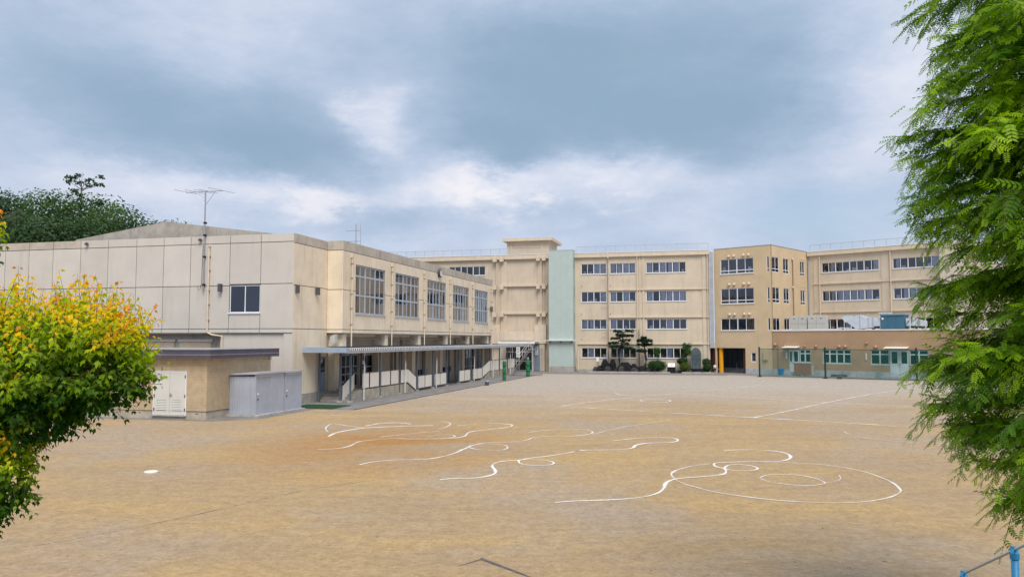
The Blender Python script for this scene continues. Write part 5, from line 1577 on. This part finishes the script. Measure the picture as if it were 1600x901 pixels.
# sparse topmost branches
X0, Yb = (120 - 800) / 1232.0 * 117, 117
tt = thing('slender_tree', 'slender tree with sparse open branches rising above the others behind the gym', 'tree', (X0, Yb, hz(X0, Yb) - 0.1), 0, 'trees on the rise behind the gym')
Ht = CAM_H + (530 - 266) / 1232.0 * 117 - hz(X0, Yb)
tm = MB().tube([(0, 0, 0), (0.3, 0, Ht * 0.5), (0, 0, Ht * 0.9), (0.1, 0, Ht)], [0.25, 0.17, 0.06, 0.02], 6)
put('trunk', tm, 'bark', tt)
lb = MB()
lob = []
for k in range(16):
    a = k * 2.4
    l = random.uniform(1.2, 3.2)
    z = Ht * (0.76 + 0.20 * random.random())
    e = (math.cos(a) * l + (0.9 if k % 3 == 0 else 0), math.sin(a) * l, z + random.uniform(0.2, 0.9))
    limb(lb, (0.05, 0, z - 0.6), e, 0.06, 0.02, 0.1, 4)
    lob.append((e, (random.uniform(0.5, 0.9), 0.6, 0.30)))
put('limbs', lb, 'bark', tt)
clump_crown('crown', tt, lob, 620, 0.36, DARK, shell=0.1)


# ------------------------------------------------------------------ garden in front of the school
GY = -1.5
gs = sw(0, GY)
tag(put('garden_bed', MB().poly([(-6.2, -1.0, 0), (9.1, -0.3, 0), (9.1, 1.35, 0), (-6.2, 1.35, 0)]), 'soil', None, (gs.x, gs.y, 0.03), R(SCH_A)), 'dark soil bed before the school wall', kind='structure')
for k in range(12):
    a, b = -6.2 + k * 1.27, -6.2 + (k + 1) * 1.27 - 0.02
    if 3.1 < a < 4.0:
        continue
    ya = -1.0 + (a + 6.2) / 15.3 * 0.7
    o = put('kerb_stone', MB().prism([(-0.0, 0.0), (b - a, 0.0), (b - a, 0.14), (0, 0.14)], 'z', 0.0, 0.15), 'kerb', None, sw(a, GY + ya - 0.16), R(SCH_A) + math.atan(0.7 / 15.3))
    tag(o, 'pale kerb stone edging the garden bed before the school', 'kerb stone', 'garden kerb stones')


def rock_mesh(sx, sy, sz, seed, m='rock'):
    import bmesh
    bm = bmesh.new()
    bmesh.ops.create_icosphere(bm, subdivisions=2, radius=1.0)
    bmesh.ops.dissolve_limit(bm, angle_limit=0.05, verts=bm.verts, edges=bm.edges)
    for v in bm.verts:
        p = v.co.copy()
        d = 1 + 0.35 * mnoise.noise(p * 1.1 + Vector((seed * 7.1, seed, 0))) + 0.18 * mnoise.noise(p * 2.6 + Vector((seed, 0, 3)))
        q = p * d
        q = Vector((round(q.x * 2.2) / 2.2 * 0.45 + q.x * 0.55, q.y, round(q.z * 2.0) / 2.0 * 0.4 + q.z * 0.6))
        v.co = Vector((q.x * sx, q.y * sy, max(q.z, -0.35) * sz))
    me = bpy.data.meshes.new('rock')
    bm.to_mesh(me)
    bm.free()
    me.materials.append(MATS[m])
    return me


def rock(label, x, z_top, w, base=0.03, y=0.0, seed=0, m='rock', group='garden rocks', d=None):
    h = z_top - base
    me = rock_mesh(w / 2, (d or w) / 2, h / 1.35, seed, m)
    o = link('garden_rock', me, None, sw(x, GY + y, base + h * 0.26), R(SCH_A) + seed)
    tag(o, label, 'rock', group)
    return o


rock('tall jagged dark rock leftmost on the rock mound', -4.1, 1.66, 1.75, 0.02, 0.35, 1, d=1.0)
rock('pointed dark rock left of the tall pine trunk', -3.3, 1.66, 1.25, 0.02, 0.4, 2, d=0.9)
rock('flat-topped dark block right of the tall pine trunk', -1.75, 1.28, 1.7, 0.02, 0.3, 3, d=0.9)
rock('small peaked rock between the two pines', -0.62, 1.12, 1.25, 0.02, 0.3, 5, d=0.8)
rock('long low dark rock under the leaning pine', 0.35, 0.80, 1.5, 0.02, 0.35, 6, d=1.0)
rock('low rock at the left foot of the mound', -4.9, 0.85, 1.1, 0.02, 0.1, 9, d=0.9)
rr = random.Random(5)
for k in range(26):
    x = -5.5 + 7.1 * (k + rr.random()) / 26
    rock('small stone at the foot of the rock mound under the pines', x, rr.uniform(0.35, 0.85), rr.uniform(0.7, 1.2), 0.02, -0.35 + 0.45 * (k % 2), 20 + k,
         'rock_pale' if k % 3 == 0 else 'rock', 'stones at the foot of the rock mound', d=0.5)
for k, x in enumerate((5.0, 6.2, 6.7, 7.3, 7.7)):
    rock('small stone at the foot of the dark stone monument', x, rr.uniform(0.25, 0.5), rr.uniform(0.4, 0.8), 0.02, -0.1, 60 + k, 'rock_pale' if k % 2 else 'rock', 'stones below the monument', d=0.5)

PINE = [(0.012, 0.035, 0.020), (0.018, 0.048, 0.025), (0.022, 0.055, 0.024)]


def cloud_pine(label, base, trunk, pads):
    t = thing('pine_tree', label, 'pine tree', sw(base[0], GY, base[1]), R(SCH_A), 'cloud-pruned garden pines')
    put('trunk', MB().tube([(x - base[0], y, z - base[1]) for x, y, z in trunk], [0.19 - 0.13 * k / (len(trunk) - 1) for k in range(len(trunk))], 8), 'bark_dark', t)
    lb = MB()
    lobes = []
    for x, z, w, h in pads:
        j = min(range(len(trunk)), key=lambda k: abs(trunk[k][2] - (z - 0.15)))
        tx, ty, tz = trunk[j]
        y = random.uniform(-0.25, 0.25)
        lb.tube([(tx - base[0], ty, tz - base[1]), ((tx + x) / 2 - base[0], ty + y / 2, (tz + z) / 2 - base[1] - 0.06), (x - base[0], y, z - base[1] - h * 0.5)], [0.06, 0.045, 0.03], 5)
        for s in (-0.45, 0.0, 0.45):
            lobes.append(((x - base[0] + s * w, y + random.uniform(-.15, .15), z - base[1] + random.uniform(-.04, .05)), (w * 0.34, w * 0.36, h * 0.55)))
    put('branches', lb, 'bark_dark', t)
    clump_crown('crown', t, lobes, 330 * len(pads), 0.15, PINE, shell=0.2, up=0.8)
    return t


cloud_pine('tall cloud-pruned pine with layered dark pads on the rock mound', (-2.40, 0.6),
           [(-2.42, 0, 0.6), (-2.40, 0, 1.6), (-2.45, 0, 2.4), (-2.30, 0, 3.1), (-2.02, 0, 3.7), (-1.95, 0, 4.4), (-2.0, 0, 5.0)],
           [(-2.55, 5.12, 0.8, 0.32), (-1.10, 5.20, 0.75, 0.34), (-2.25, 4.66, 0.8, 0.5), (-1.15, 4.60, 0.8, 0.30), (-2.85, 4.27, 0.85, 0.28), (-1.48, 4.02, 0.7, 0.28),
            (-3.15, 3.66, 0.95, 0.30), (-1.66, 3.58, 0.7, 0.32), (-2.75, 3.22, 1.3, 0.34), (-1.35, 3.02, 1.0, 0.34), (-2.2, 3.95, 0.5, 0.3)])
cloud_pine('smaller leaning pine with clustered pads right of the tall pine', (0.55, 0.4),
           [(0.55, 0, 0.4), (0.85, 0, 1.0), (0.92, 0, 1.6), (0.78, 0, 2.4), (0.70, 0, 3.2), (0.68, 0, 4.0)],
           [(0.66, 4.32, 0.5, 0.42), (1.25, 3.98, 0.62, 0.36), (0.20, 3.98, 0.6, 0.36), (0.75, 3.80, 0.6, 0.3), (1.25, 3.50, 0.65, 0.3), (0.30, 3.46, 0.75, 0.3), (0.36, 2.70, 0.95, 0.34), (0.15, 2.85, 0.4, 0.2)])


def ball_bush(label, x, z, w, h, cols, y=0.0, n=2600, name='clipped_bush', size=0.07):
    t = thing(name, label, 'bush', sw(x, GY + y, 0.03), R(SCH_A), 'clipped bushes before the school')
    put('stem', MB().tube([(0, 0, 0), (0.03, 0, z - h * 0.2)], [0.07, 0.04], 6), 'bark_dark', t)
    clump_crown('crown', t, [((0, 0, z), (w / 2, w / 2 * 0.9, h / 2)), ((0, 0, z), (w / 2 * 0.9, w / 2 * 0.8, h / 2 * 0.95))], n, size, cols, shell=0.72)
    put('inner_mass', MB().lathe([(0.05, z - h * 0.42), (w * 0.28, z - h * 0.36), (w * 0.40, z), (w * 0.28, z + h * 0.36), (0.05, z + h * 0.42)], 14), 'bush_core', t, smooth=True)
    return t


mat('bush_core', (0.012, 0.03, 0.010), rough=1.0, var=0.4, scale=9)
BG = [(0.030, 0.085, 0.018), (0.040, 0.105, 0.022), (0.025, 0.07, 0.02)]
BY = [(0.10, 0.15, 0.018), (0.12, 0.16, 0.02), (0.08, 0.13, 0.018)]
ball_bush('wide clipped green bush in front of the round-topped shrub', 2.20, 0.86, 2.5, 1.36, BG, -0.1, 6500)
ball_bush('yellow-green ball bush at the foot of the monument', 5.55, 0.74, 1.2, 1.1, BY, -0.2, 3200)
ball_bush('dark clipped bush behind the yellow-green ball bush', 5.25, 1.42, 1.35, 0.9, BG, 0.5, 3000)
ball_bush('low round bush at the right end of the garden bed', 8.25, 0.68, 1.06, 1.02, BG, 0.1, 2800)
ball_bush('loose dark bush behind the low round bush at the bed end', 8.12, 1.30, 1.05, 0.95, DARK, 0.6, 1500, size=0.10)
sh3 = [(0.045, 0.12, 0.022), (0.06, 0.14, 0.025), (0.035, 0.09, 0.02)]
for lab, x, y, zt, w, h, cols, n in (('slim light-green shrub rising above the wide clipped bush', 2.28, 0.3, 3.25, 1.0, 1.35, sh3, 900),
                                     ('small dark tree left of the stone monument', 5.75, 0.5, 3.66, 1.25, 1.9, DARK + sh3, 1500)):
    t = thing('garden_shrub', lab, 'shrub', sw(x, GY + y, 0.03), R(SCH_A), 'upright garden shrubs')
    put('stem', MB().tube([(0, 0, 0), (0.05, 0, zt * 0.5), (0, 0, zt * 0.85)], [0.07, 0.05, 0.02], 6), 'bark_dark', t)
    lob = [((random.uniform(-.3, .3) * w, random.uniform(-.3, .3) * w, zt - h * random.uniform(0.15, 0.85)), (w * 0.3, w * 0.3, h * 0.2)) for _ in range(8)]
    clump_crown('crown', t, lob, n, 0.13, cols, shell=0.2)

mo = thing('stone_monument', 'tall dark round-topped stone monument before the school wall', 'monument', sw(6.9, GY + 0.55, 0.02), R(SCH_A))
arch = [(-0.56, 0.5), (0.56, 0.5), (0.65, 1.6)] + [(0.65 * math.cos(a), 2.15 + 0.93 * math.sin(a)) for a in [i * math.pi / 12 for i in range(0, 13)]] + [(-0.65, 1.6)]
put('stele', MB().prism(arch, 'y', -0.16, 0.16), 'monument', mo)
put('pedestal', MB().prism([(-0.9, -0.5), (0.9, -0.5), (0.75, 0.45), (-0.75, 0.45)], 'z', 0.0, 0.5), 'rock', mo)
em = MB()
for c in range(6):
    for k in range(9):
        if rr.random() < 0.85:
            em.box(-0.42 + c * 0.16, -0.34 + c * 0.16, -0.166, -0.161, 0.9 + k * 0.15, 0.99 + k * 0.15)
put('inscription', em, 'rock', mo)
pq = thing('plaque_stand', 'low dark stone stand with a slanted white plaque in the garden bed', 'plaque', sw(4.0, GY - 0.45, 0.02), R(SCH_A))
put('stand', MB().prism([(-0.5, -0.25), (0.5, -0.25), (0.42, 0.3), (-0.42, 0.3)], 'z', 0.0, 0.72), 'rock', pq)
put('plaque', MB().prism([(-0.26, 0.73), (-0.22, 0.72), (0.14, 1.16), (0.10, 1.18)], 'x', -0.42, 0.42), 'white_paint', pq)
put('lettering', MB().prism([(-0.10, 0.965), (-0.105, 0.97), (-0.06, 1.025), (-0.055, 1.02)], 'x', -0.12, 0.14), 'pipe_grey', pq)
ub = thing('meter_post', 'small white meter box on two dark pipes left of the rock mound', 'meter box', sw(-5.15, GY + 0.3, 0.03), R(SCH_A))
put('box', MB().box(-0.17, 0.17, -0.1, 0.1, 1.32, 1.85), 'white_paint', ub)
put('pipe', MB().tube([(-0.08, 0, 0), (-0.08, 0, 1.32)], 0.03, 6), 'steel_dark', ub)
put('pipe', MB().tube([(0.08, 0, 0), (0.08, 0, 1.32)], 0.03, 6), 'steel_dark', ub)
gp_ = thing('guide_post', 'thin dark post standing behind the pines against the school wall', 'post', sw(0.0, GY + 1.0, 0.03), R(SCH_A))
put('pole', MB().tube([(-0.05, 0, 0), (-0.05, 0, 5.3)], 0.04, 6), 'bark_dark', gp_)
put('cross_arm', MB().box(-0.45, 0.05, -0.03, 0.03, 3.1, 3.16), 'bark_dark', gp_)

# ------------------------------------------------------------------ child by the yellow column
pe = thing('person', 'small figure in white shirt and blue shorts standing by the yellow column', 'person', (24.75, 96.6, 0.012), R(10))
sk = bpy.data.meshes.new('body')
jv = [(0, 0, 0.60), (0, 0, 0.74), (0, 0, 0.93), (0, -0.005, 1.0), (0, -0.01, 1.09), (0, -0.01, 1.17),
      (0.065, 0, 0.56), (0.07, -0.02, 0.31), (0.07, 0.01, 0.05), (0.07, -0.09, 0.025),
      (-0.065, 0, 0.56), (-0.075, 0.02, 0.31), (-0.08, 0.05, 0.05), (-0.085, -0.05, 0.025),
      (0.12, 0, 0.90), (0.16, 0.0, 0.72), (0.14, -0.10, 0.60), (0.12, -0.14, 0.55),
      (-0.12, 0, 0.90), (-0.17, 0.02, 0.72), (-0.17, -0.04, 0.56), (-0.165, -0.06, 0.51)]
je = [(0, 1), (1, 2), (2, 3), (3, 4), (4, 5), (0, 6), (6, 7), (7, 8), (8, 9), (0, 10), (10, 11), (11, 12), (12, 13),
      (2, 14), (14, 15), (15, 16), (16, 17), (2, 18), (18, 19), (19, 20), (20, 21)]
jr = [.085, .085, .085, .035, .085, .06, .06, .042, .03, .025, .06, .042, .03, .025, .04, .033, .025, .022, .04, .033, .025, .022]
sk.from_pydata(jv, je, [])
bo = link('body', sk, pe)
md = bo.modifiers.new('skin', 'SKIN')
for i, v in enumerate(sk.skin_vertices[0].data):
    v.radius = (jr[i], jr[i])
sk.skin_vertices[0].data[0].use_root = True
bo.modifiers.new('sub', 'SUBSURF').levels = 1
bo.modifiers['sub'].render_levels = 2
sk.materials.append(MATS['skin'])
put('shirt', MB().lathe([(0.135, 0.58), (0.13, 0.75), (0.135, 0.90), (0.06, 0.965)], 14).tube([(0.10, 0, 0.91), (0.165, 0, 0.76)], [0.06, 0.055], 8).tube([(-0.10, 0, 0.91), (-0.175, 0.015, 0.76)], [0.06, 0.055], 8), 'cloth_white', pe, smooth=True)
put('shorts', MB().lathe([(0.125, 0.46), (0.132, 0.60)], 14).tube([(0.065, 0, 0.52), (0.07, -0.015, 0.34)], [0.08, 0.078], 10).tube([(-0.065, 0, 0.52), (-0.075, 0.015, 0.34)], [0.08, 0.078], 10), 'cloth_blue', pe, smooth=True)
put('hair', MB().lathe([(0.095, 1.10), (0.10, 1.15), (0.08, 1.22), (0.02, 1.245)], 14, (0, 0.012, 0)), 'hair', pe, smooth=True)
put('face', MB().box(-0.045, -0.02, -0.098, -0.09, 1.10, 1.115).box(0.02, 0.045, -0.098, -0.09, 1.10, 1.115).box(-0.012, 0.012, -0.11, -0.09, 1.06, 1.09).box(-0.025, 0.025, -0.095, -0.088, 1.035, 1.042), 'hair', pe)
put('shoes', MB().box(0.035, 0.105, -0.13, 0.05, 0.0, 0.05).box(-0.12, -0.05, -0.09, 0.09, 0.0, 0.05), 'cloth_white', pe)

# ------------------------------------------------------------------ blue handrail on the bank steps
hr = thing('handrail', 'light blue posts with a steel rail descending the bank at bottom right', 'handrail', (0, 0, 0))


def px3(x, y, Y):
    th = math.atan(79.5 / 1232)
    a, b = (x - 800) / 1232.0, (450.5 - y) / 1232.0
    d = Vector((a, math.cos(th) - b * math.sin(th), math.sin(th) + b * math.cos(th)))
    return Vector((0, 0, CAM_H)) + d * (Y / d.y)


A, B = px3(1585, 858, 4.9), px3(1506, 895, 5.75)
bank_z = lambda y: 2.5 if y < 1.6 else (2.5 - (y - 1.6) / 1.4 * 0.4 if y < 3 else max(0, 2.1 - (y - 3) / 4.6 * 2.08))
for p in (A, B):
    po = put('post', MB().tube([(p.x, p.y, bank_z(p.y) - 0.1), (p.x, p.y, p.z + 0.01)], 0.022, 14), 'rail_blue', hr, smooth=True)
    put('collar', MB().tube([(p.x, p.y, p.z - 0.055), (p.x, p.y, p.z - 0.02)], 0.0265, 14), 'rail_blue', po)
    put('saddle', MB().tube([(p.x, p.y, p.z - 0.012), (p.x, p.y, p.z + 0.018)], 0.021, 14), 'rail_blue', po)
d = (B - A)
put('rail', MB().tube([A - d * 1.6 + Vector((0, 0, 0.0)), A, B], 0.0085, 10), 'pipe_white', hr, smooth=True)

# ------------------------------------------------------------------ maple at left
mp = thing('maple_tree', 'pruned maple with yellow-green leaves and orange shoot tips at the left edge', 'tree', (-4.75, 6.1, bank_z(6.1) - 0.05))
MO = Vector((-4.75, 6.1, bank_z(6.1) - 0.05))
LEAF = np.array([(0, 0, 0), (0.22, 0.25, 0.05), (0.42, 0.66, -0.02), (0.21, 0.60, 0.05), (0, 1.08, -0.16), (-0.21, 0.60, 0.05), (-0.42, 0.66, -0.02), (-0.22, 0.25, 0.05), (0, 0.42, -0.03)])
LEAF_F = [(8, 0, 1), (8, 1, 2), (8, 2, 3), (8, 3, 4), (8, 4, 5), (8, 5, 6), (8, 6, 7), (8, 7, 0)]
# lobes of the crown: centre, radii (world)
MLOBES = [((-4.05, 6.0, 3.90), (0.93, 0.78, 0.42)), ((-3.35, 5.9, 3.92), (0.60, 0.60, 0.40)), ((-3.02, 5.85, 3.92), (0.29, 0.36, 0.26)), ((-3.60, 5.8, 3.68), (0.46, 0.50, 0.30)),
          ((-3.88, 5.6, 3.12), (0.45, 0.46, 0.35)), ((-4.7, 6.3, 3.9), (0.7, 0.8, 0.5)), ((-5.4, 6.2, 3.7), (0.7, 0.8, 0.6)), ((-4.24, 5.9, 4.80), (0.30, 0.32, 0.30))]
lb = MB()
tk = MB().tube([(0, 0, 0), (0.03, 0, 0.9), (0.0, 0.02, 1.7), (0.1, 0, 2.3), (0.05, 0.0, 3.1)], [0.11, 0.095, 0.08, 0.06, 0.02], 10)
put('trunk', tk, 'bark', mp, smooth=True)
for c, r in MLOBES:
    cv = Vector(c) - MO
    limb(lb, (0.02, 0, max(0.9, cv.z - 0.7)), cv, 0.04, 0.015, 0.1, 6)
P, Fw, Up, Sz, Co = [], [], [], [], []
SUNV = _s
# upright leading shoots along the top of the crown: (x, y, z of their foot)
SPIRES = []
for x, z in ((-3.66, 4.20), (-3.58, 4.28), (-3.50, 4.22), (-3.34, 4.20), (-3.24, 4.28), (-3.16, 4.30), (-3.10, 4.22), (-3.02, 4.16), (-2.93, 4.08), (-2.84, 4.02), (-2.76, 3.98), (-2.80, 3.86), (-3.42, 4.14), (-3.74, 4.16),
             (-3.62, 3.46), (-3.50, 3.40), (-3.42, 3.34), (-3.72, 3.50)):
    for q in range(3):
        SPIRES.append(Vector((x + random.gauss(0, 0.025), 5.75 + random.gauss(0, 0.10) - (0.2 if z < 3.6 else 0), z + random.gauss(0, 0.03))))
for c, r in MLOBES + [(None, None)]:
    if c is None:
        ns = len(SPIRES)
    else:
        c, r = Vector(c), Vector(r)
        area = (r.x * r.y + r.x * r.z + r.y * r.z)
        ns = int(area * (600 if c.z > 3.3 else 900))
    for s in range(ns):
        u = Vector(rng.normal(size=3)).normalized()
        upper = u.z
        k = 0.5 + 0.5 * random.random() ** 0.45
        base = c + Vector((u.x * r.x, u.y * r.y, u.z * r.z)) * k if c else SPIRES[s]
        dirv = (u * 0.55 + Vector((0, 0, 0.75 if upper > -0.1 else 0.05)) + Vector(rng.normal(size=3)) * 0.22).normalized()
        if c is None:
            dirv = Vector((random.gauss(0, .12), random.gauss(0, .12), 1)).normalized()
            young, upper = random.uniform(0.85, 1.25), 1.0
        else:
            young = max(0.0, min(1.0, (k - 0.62) * 3.4)) * max(0.0, min(1.0, upper * 1.0 + 0.52 + (c.x + 3.6) * 0.25)) * random.uniform(0.65, 1.5)
        L = (0.09 + 0.08 * random.random()) + (0.20 * random.random() ** 3 if young > 0.5 and upper > 0.25 else 0)
        if c is None:
            L = random.uniform(0.20, 0.33)
        npair = 4 if L < 0.17 else (6 if L < 0.25 else 9)
        side = dirv.cross(Vector(rng.normal(size=3))).normalized()
        for q in range(npair):
            t = q / (npair - 1)
            pt = base + dirv * (L * t)
            sd = side if q % 2 else dirv.cross(side)
            for sg in (-1, 1):
                out = (sd * sg * 0.85 + dirv * 0.15 + Vector((0, 0, -0.75)) + Vector(rng.normal(size=3)) * 0.22).normalized()
                P.append(pt + out * 0.012)
                Fw.append(out)
                nv = (sd * sg * 0.7 + u * 0.4 + Vector((0, 0, 0.55)) + Vector(rng.normal(size=3)) * 0.3)
                Up.append(nv)
                Sz.append((0.062 - 0.022 * t) * random.uniform(0.8, 1.2) * (0.9 if L > 0.2 else 1.0))
                age = young * (0.52 + 0.48 * t ** 2)
                old, lime, gold, red = Vector((0.030, 0.098, 0.012)), Vector((0.30, 0.43, 0.008)), Vector((0.74, 0.54, 0.010)), Vector((0.66, 0.24, 0.025))
                if age < 0.50:
                    cc = old.lerp(lime, (age / 0.50) ** 1.2)
                elif age < 0.82:
                    cc = lime.lerp(gold, ((age - 0.50) / 0.32) ** 1.5)
                else:
                    cc = gold.lerp(red, min(1, (age - 0.82) / 0.40))
                Co.append(cc * random.uniform(0.8, 1.2))
        lb.tube([base - MO, base + dirv * L - MO], [0.0022, 0.001], 3, caps=False)
put('limbs', lb, 'bark', mp)
P = np.array([tuple(p - MO) for p in P]); Fw = np.array([tuple(p) for p in Fw]); Up = np.array([tuple(p) for p in Up])
rot = frames(Fw, Up) * np.array(Sz)[:, None, None]
leaf_object('crown', LEAF, LEAF_F, (rot, P), np.array([tuple(c) for c in Co]), mp, 'leaf')

# ------------------------------------------------------------------ dawn redwood at right
RO = Vector((6.98, 8.5, 0.0))
rw = thing('redwood_tree', 'tall feathery bright green conifer filling the right edge', 'tree', RO)
put('trunk', MB().tube([(0, 0, -0.1), (0.02, 0, 2), (-0.03, 0.02, 6), (0, 0, 11), (0, 0, 15.5)], [0.30, 0.24, 0.18, 0.10, 0.02], 12), 'bark', rw, smooth=True)
lb = MB()
FR_P, FR_F, FR_U, FR_S, FR_C = [], [], [], [], []
zlev = 2.35
k = 0
while zlev < 13.5:
    az = k * 2.39996 + random.uniform(-0.3, 0.3)
    k += 1
    step = 0.030 if zlev < 8.4 else 0.16
    zlev += step
    # reach of the crown by height
    if zlev < 3.6:
        reach = 1.75 + 0.5 * (zlev - 2.35) / 1.25
    elif zlev < 9:
        reach = 2.22 + 0.10 * math.sin(zlev * 2.3)
    else:
        reach = 2.2 * (15.5 - zlev) / 6.5 + 0.3
    Lb = reach * random.uniform(0.85, 1.06)
    hd = Vector((math.cos(az), math.sin(az), 0))
    sd = Vector((-hd.y, hd.x, 0))
    toview = -hd.x * 0.75 - hd.y * 0.55            # branches on the far side get fewer shoots
    dens = 1.0 if hd.x < 0.15 else (0.4 if hd.x < 0.55 else 0.14)
    rise = random.uniform(0.02, 0.22)
    droop = random.uniform(0.10, 0.26)

    def bpt(t):
        return Vector((0, 0, zlev)) + hd * (Lb * t) + Vector((0, 0, Lb * (rise * t - droop * t * t))) + sd * (0.08 * Lb * math.sin(t * 3 + k))
    lb.tube([bpt(t / 6) for t in range(7)], [0.018 - 0.0025 * t for t in range(7)], 5, caps=False)
    young = random.uniform(0.0, 1.0)
    for q in range(int(44 * dens)):                # leafy inner shoots close to the bough
        t = random.uniform(0.15, 0.97)
        a = bpt(t) + Vector((random.gauss(0, .10), random.gauss(0, .10), random.gauss(-0.04, .10)))
        FR_P.append(a)
        FR_F.append((hd * random.uniform(0.2, 1) + sd * random.uniform(-1, 1) + Vector((0, 0, random.uniform(-1.0, 0.2)))).normalized())
        FR_U.append(Vector((random.gauss(0, .4), random.gauss(0, .4), 0.7)) + hd * 0.6)
        FR_S.append(random.uniform(0.17, 0.28))
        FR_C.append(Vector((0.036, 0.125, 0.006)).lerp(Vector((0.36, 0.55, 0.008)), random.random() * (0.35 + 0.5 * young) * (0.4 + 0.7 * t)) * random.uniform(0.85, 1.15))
    nsec = int(Lb / 0.055 * dens)
    for s in range(nsec):
        t = 0.25 + 0.75 * (s + random.random()) / nsec
        o0 = bpt(t)
        tang = (bpt(min(1, t + 0.03)) - bpt(t - 0.03)).normalized()
        sg = 1 if s % 2 else -1
        ls = (0.38 + 0.22 * (1 - t)) * random.uniform(0.65, 1.2)
        sdir = (tang * random.uniform(0.45, 0.95) + sd * sg * random.uniform(0.25, 1.0) + Vector((0, 0, random.uniform(-0.5, 0.75)))).normalized()
        sdroop = random.uniform(0.5, 1.6)
        tip = o0 + sdir * ls + Vector((0, 0, -sdroop * ls * 0.55))
        midp = o0 + sdir * ls * 0.5 + Vector((0, 0, -sdroop * ls * 0.12))
        lb.tube([o0, midp, tip], [0.0055, 0.004, 0.0015], 4, caps=False)
        yb = young * 0.6 + random.random() * 0.4
        nf = max(5, int(ls / 0.036))
        for q in range(nf):
            u = (q + 0.5) / nf
            a = o0.lerp(midp, u * 2) if u < 0.5 else midp.lerp(tip, u * 2 - 1)
            tg = ((midp - o0) if u < 0.5 else (tip - midp)).normalized()
            sv = tg.cross(Vector((0, 0, 1))).normalized() * (1 if q % 2 else -1)
            fd = (tg * 0.75 + sv * 0.85 + Vector((0, 0, -0.30)) + Vector((random.gauss(0, .16), random.gauss(0, .16), random.gauss(0, .16)))).normalized()
            if q == nf - 1:
                fd = tg
            FR_P.append(a)
            FR_F.append(fd)
            FR_U.append(Vector((random.gauss(0, .3), random.gauss(0, .3), 0.8)) + hd * 0.55)
            FR_S.append(random.uniform(0.115, 0.175) * (1.0 - 0.25 * u))
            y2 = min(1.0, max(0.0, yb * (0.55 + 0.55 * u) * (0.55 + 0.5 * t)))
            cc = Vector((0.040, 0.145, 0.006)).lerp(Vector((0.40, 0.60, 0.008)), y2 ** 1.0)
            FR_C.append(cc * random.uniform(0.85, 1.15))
put('limbs', lb, 'bark', rw)
print('fronds', len(FR_P))
tv, tf = [], []
npair = 5
for i in range(npair):
    y = 0.08 + 0.86 * i / (npair - 1)
    ln = 0.30 * (1 - 0.45 * abs(y - 0.4))
    for sg in (-1, 1):
        b = len(tv)
        tv += [(0, y - 0.07, 0), (sg * ln * 0.55, y - 0.01, 0.02), (sg * ln, y + 0.15, -0.02), (sg * 0.03, y + 0.075, 0)]
        tf.append((b, b + 1, b + 2, b + 3) if sg > 0 else (b + 3, b + 2, b + 1, b))
arr = lambda l: np.array([tuple(v) for v in l])
rot = frames(arr(FR_F), arr(FR_U)) * np.array(FR_S)[:, None, None]
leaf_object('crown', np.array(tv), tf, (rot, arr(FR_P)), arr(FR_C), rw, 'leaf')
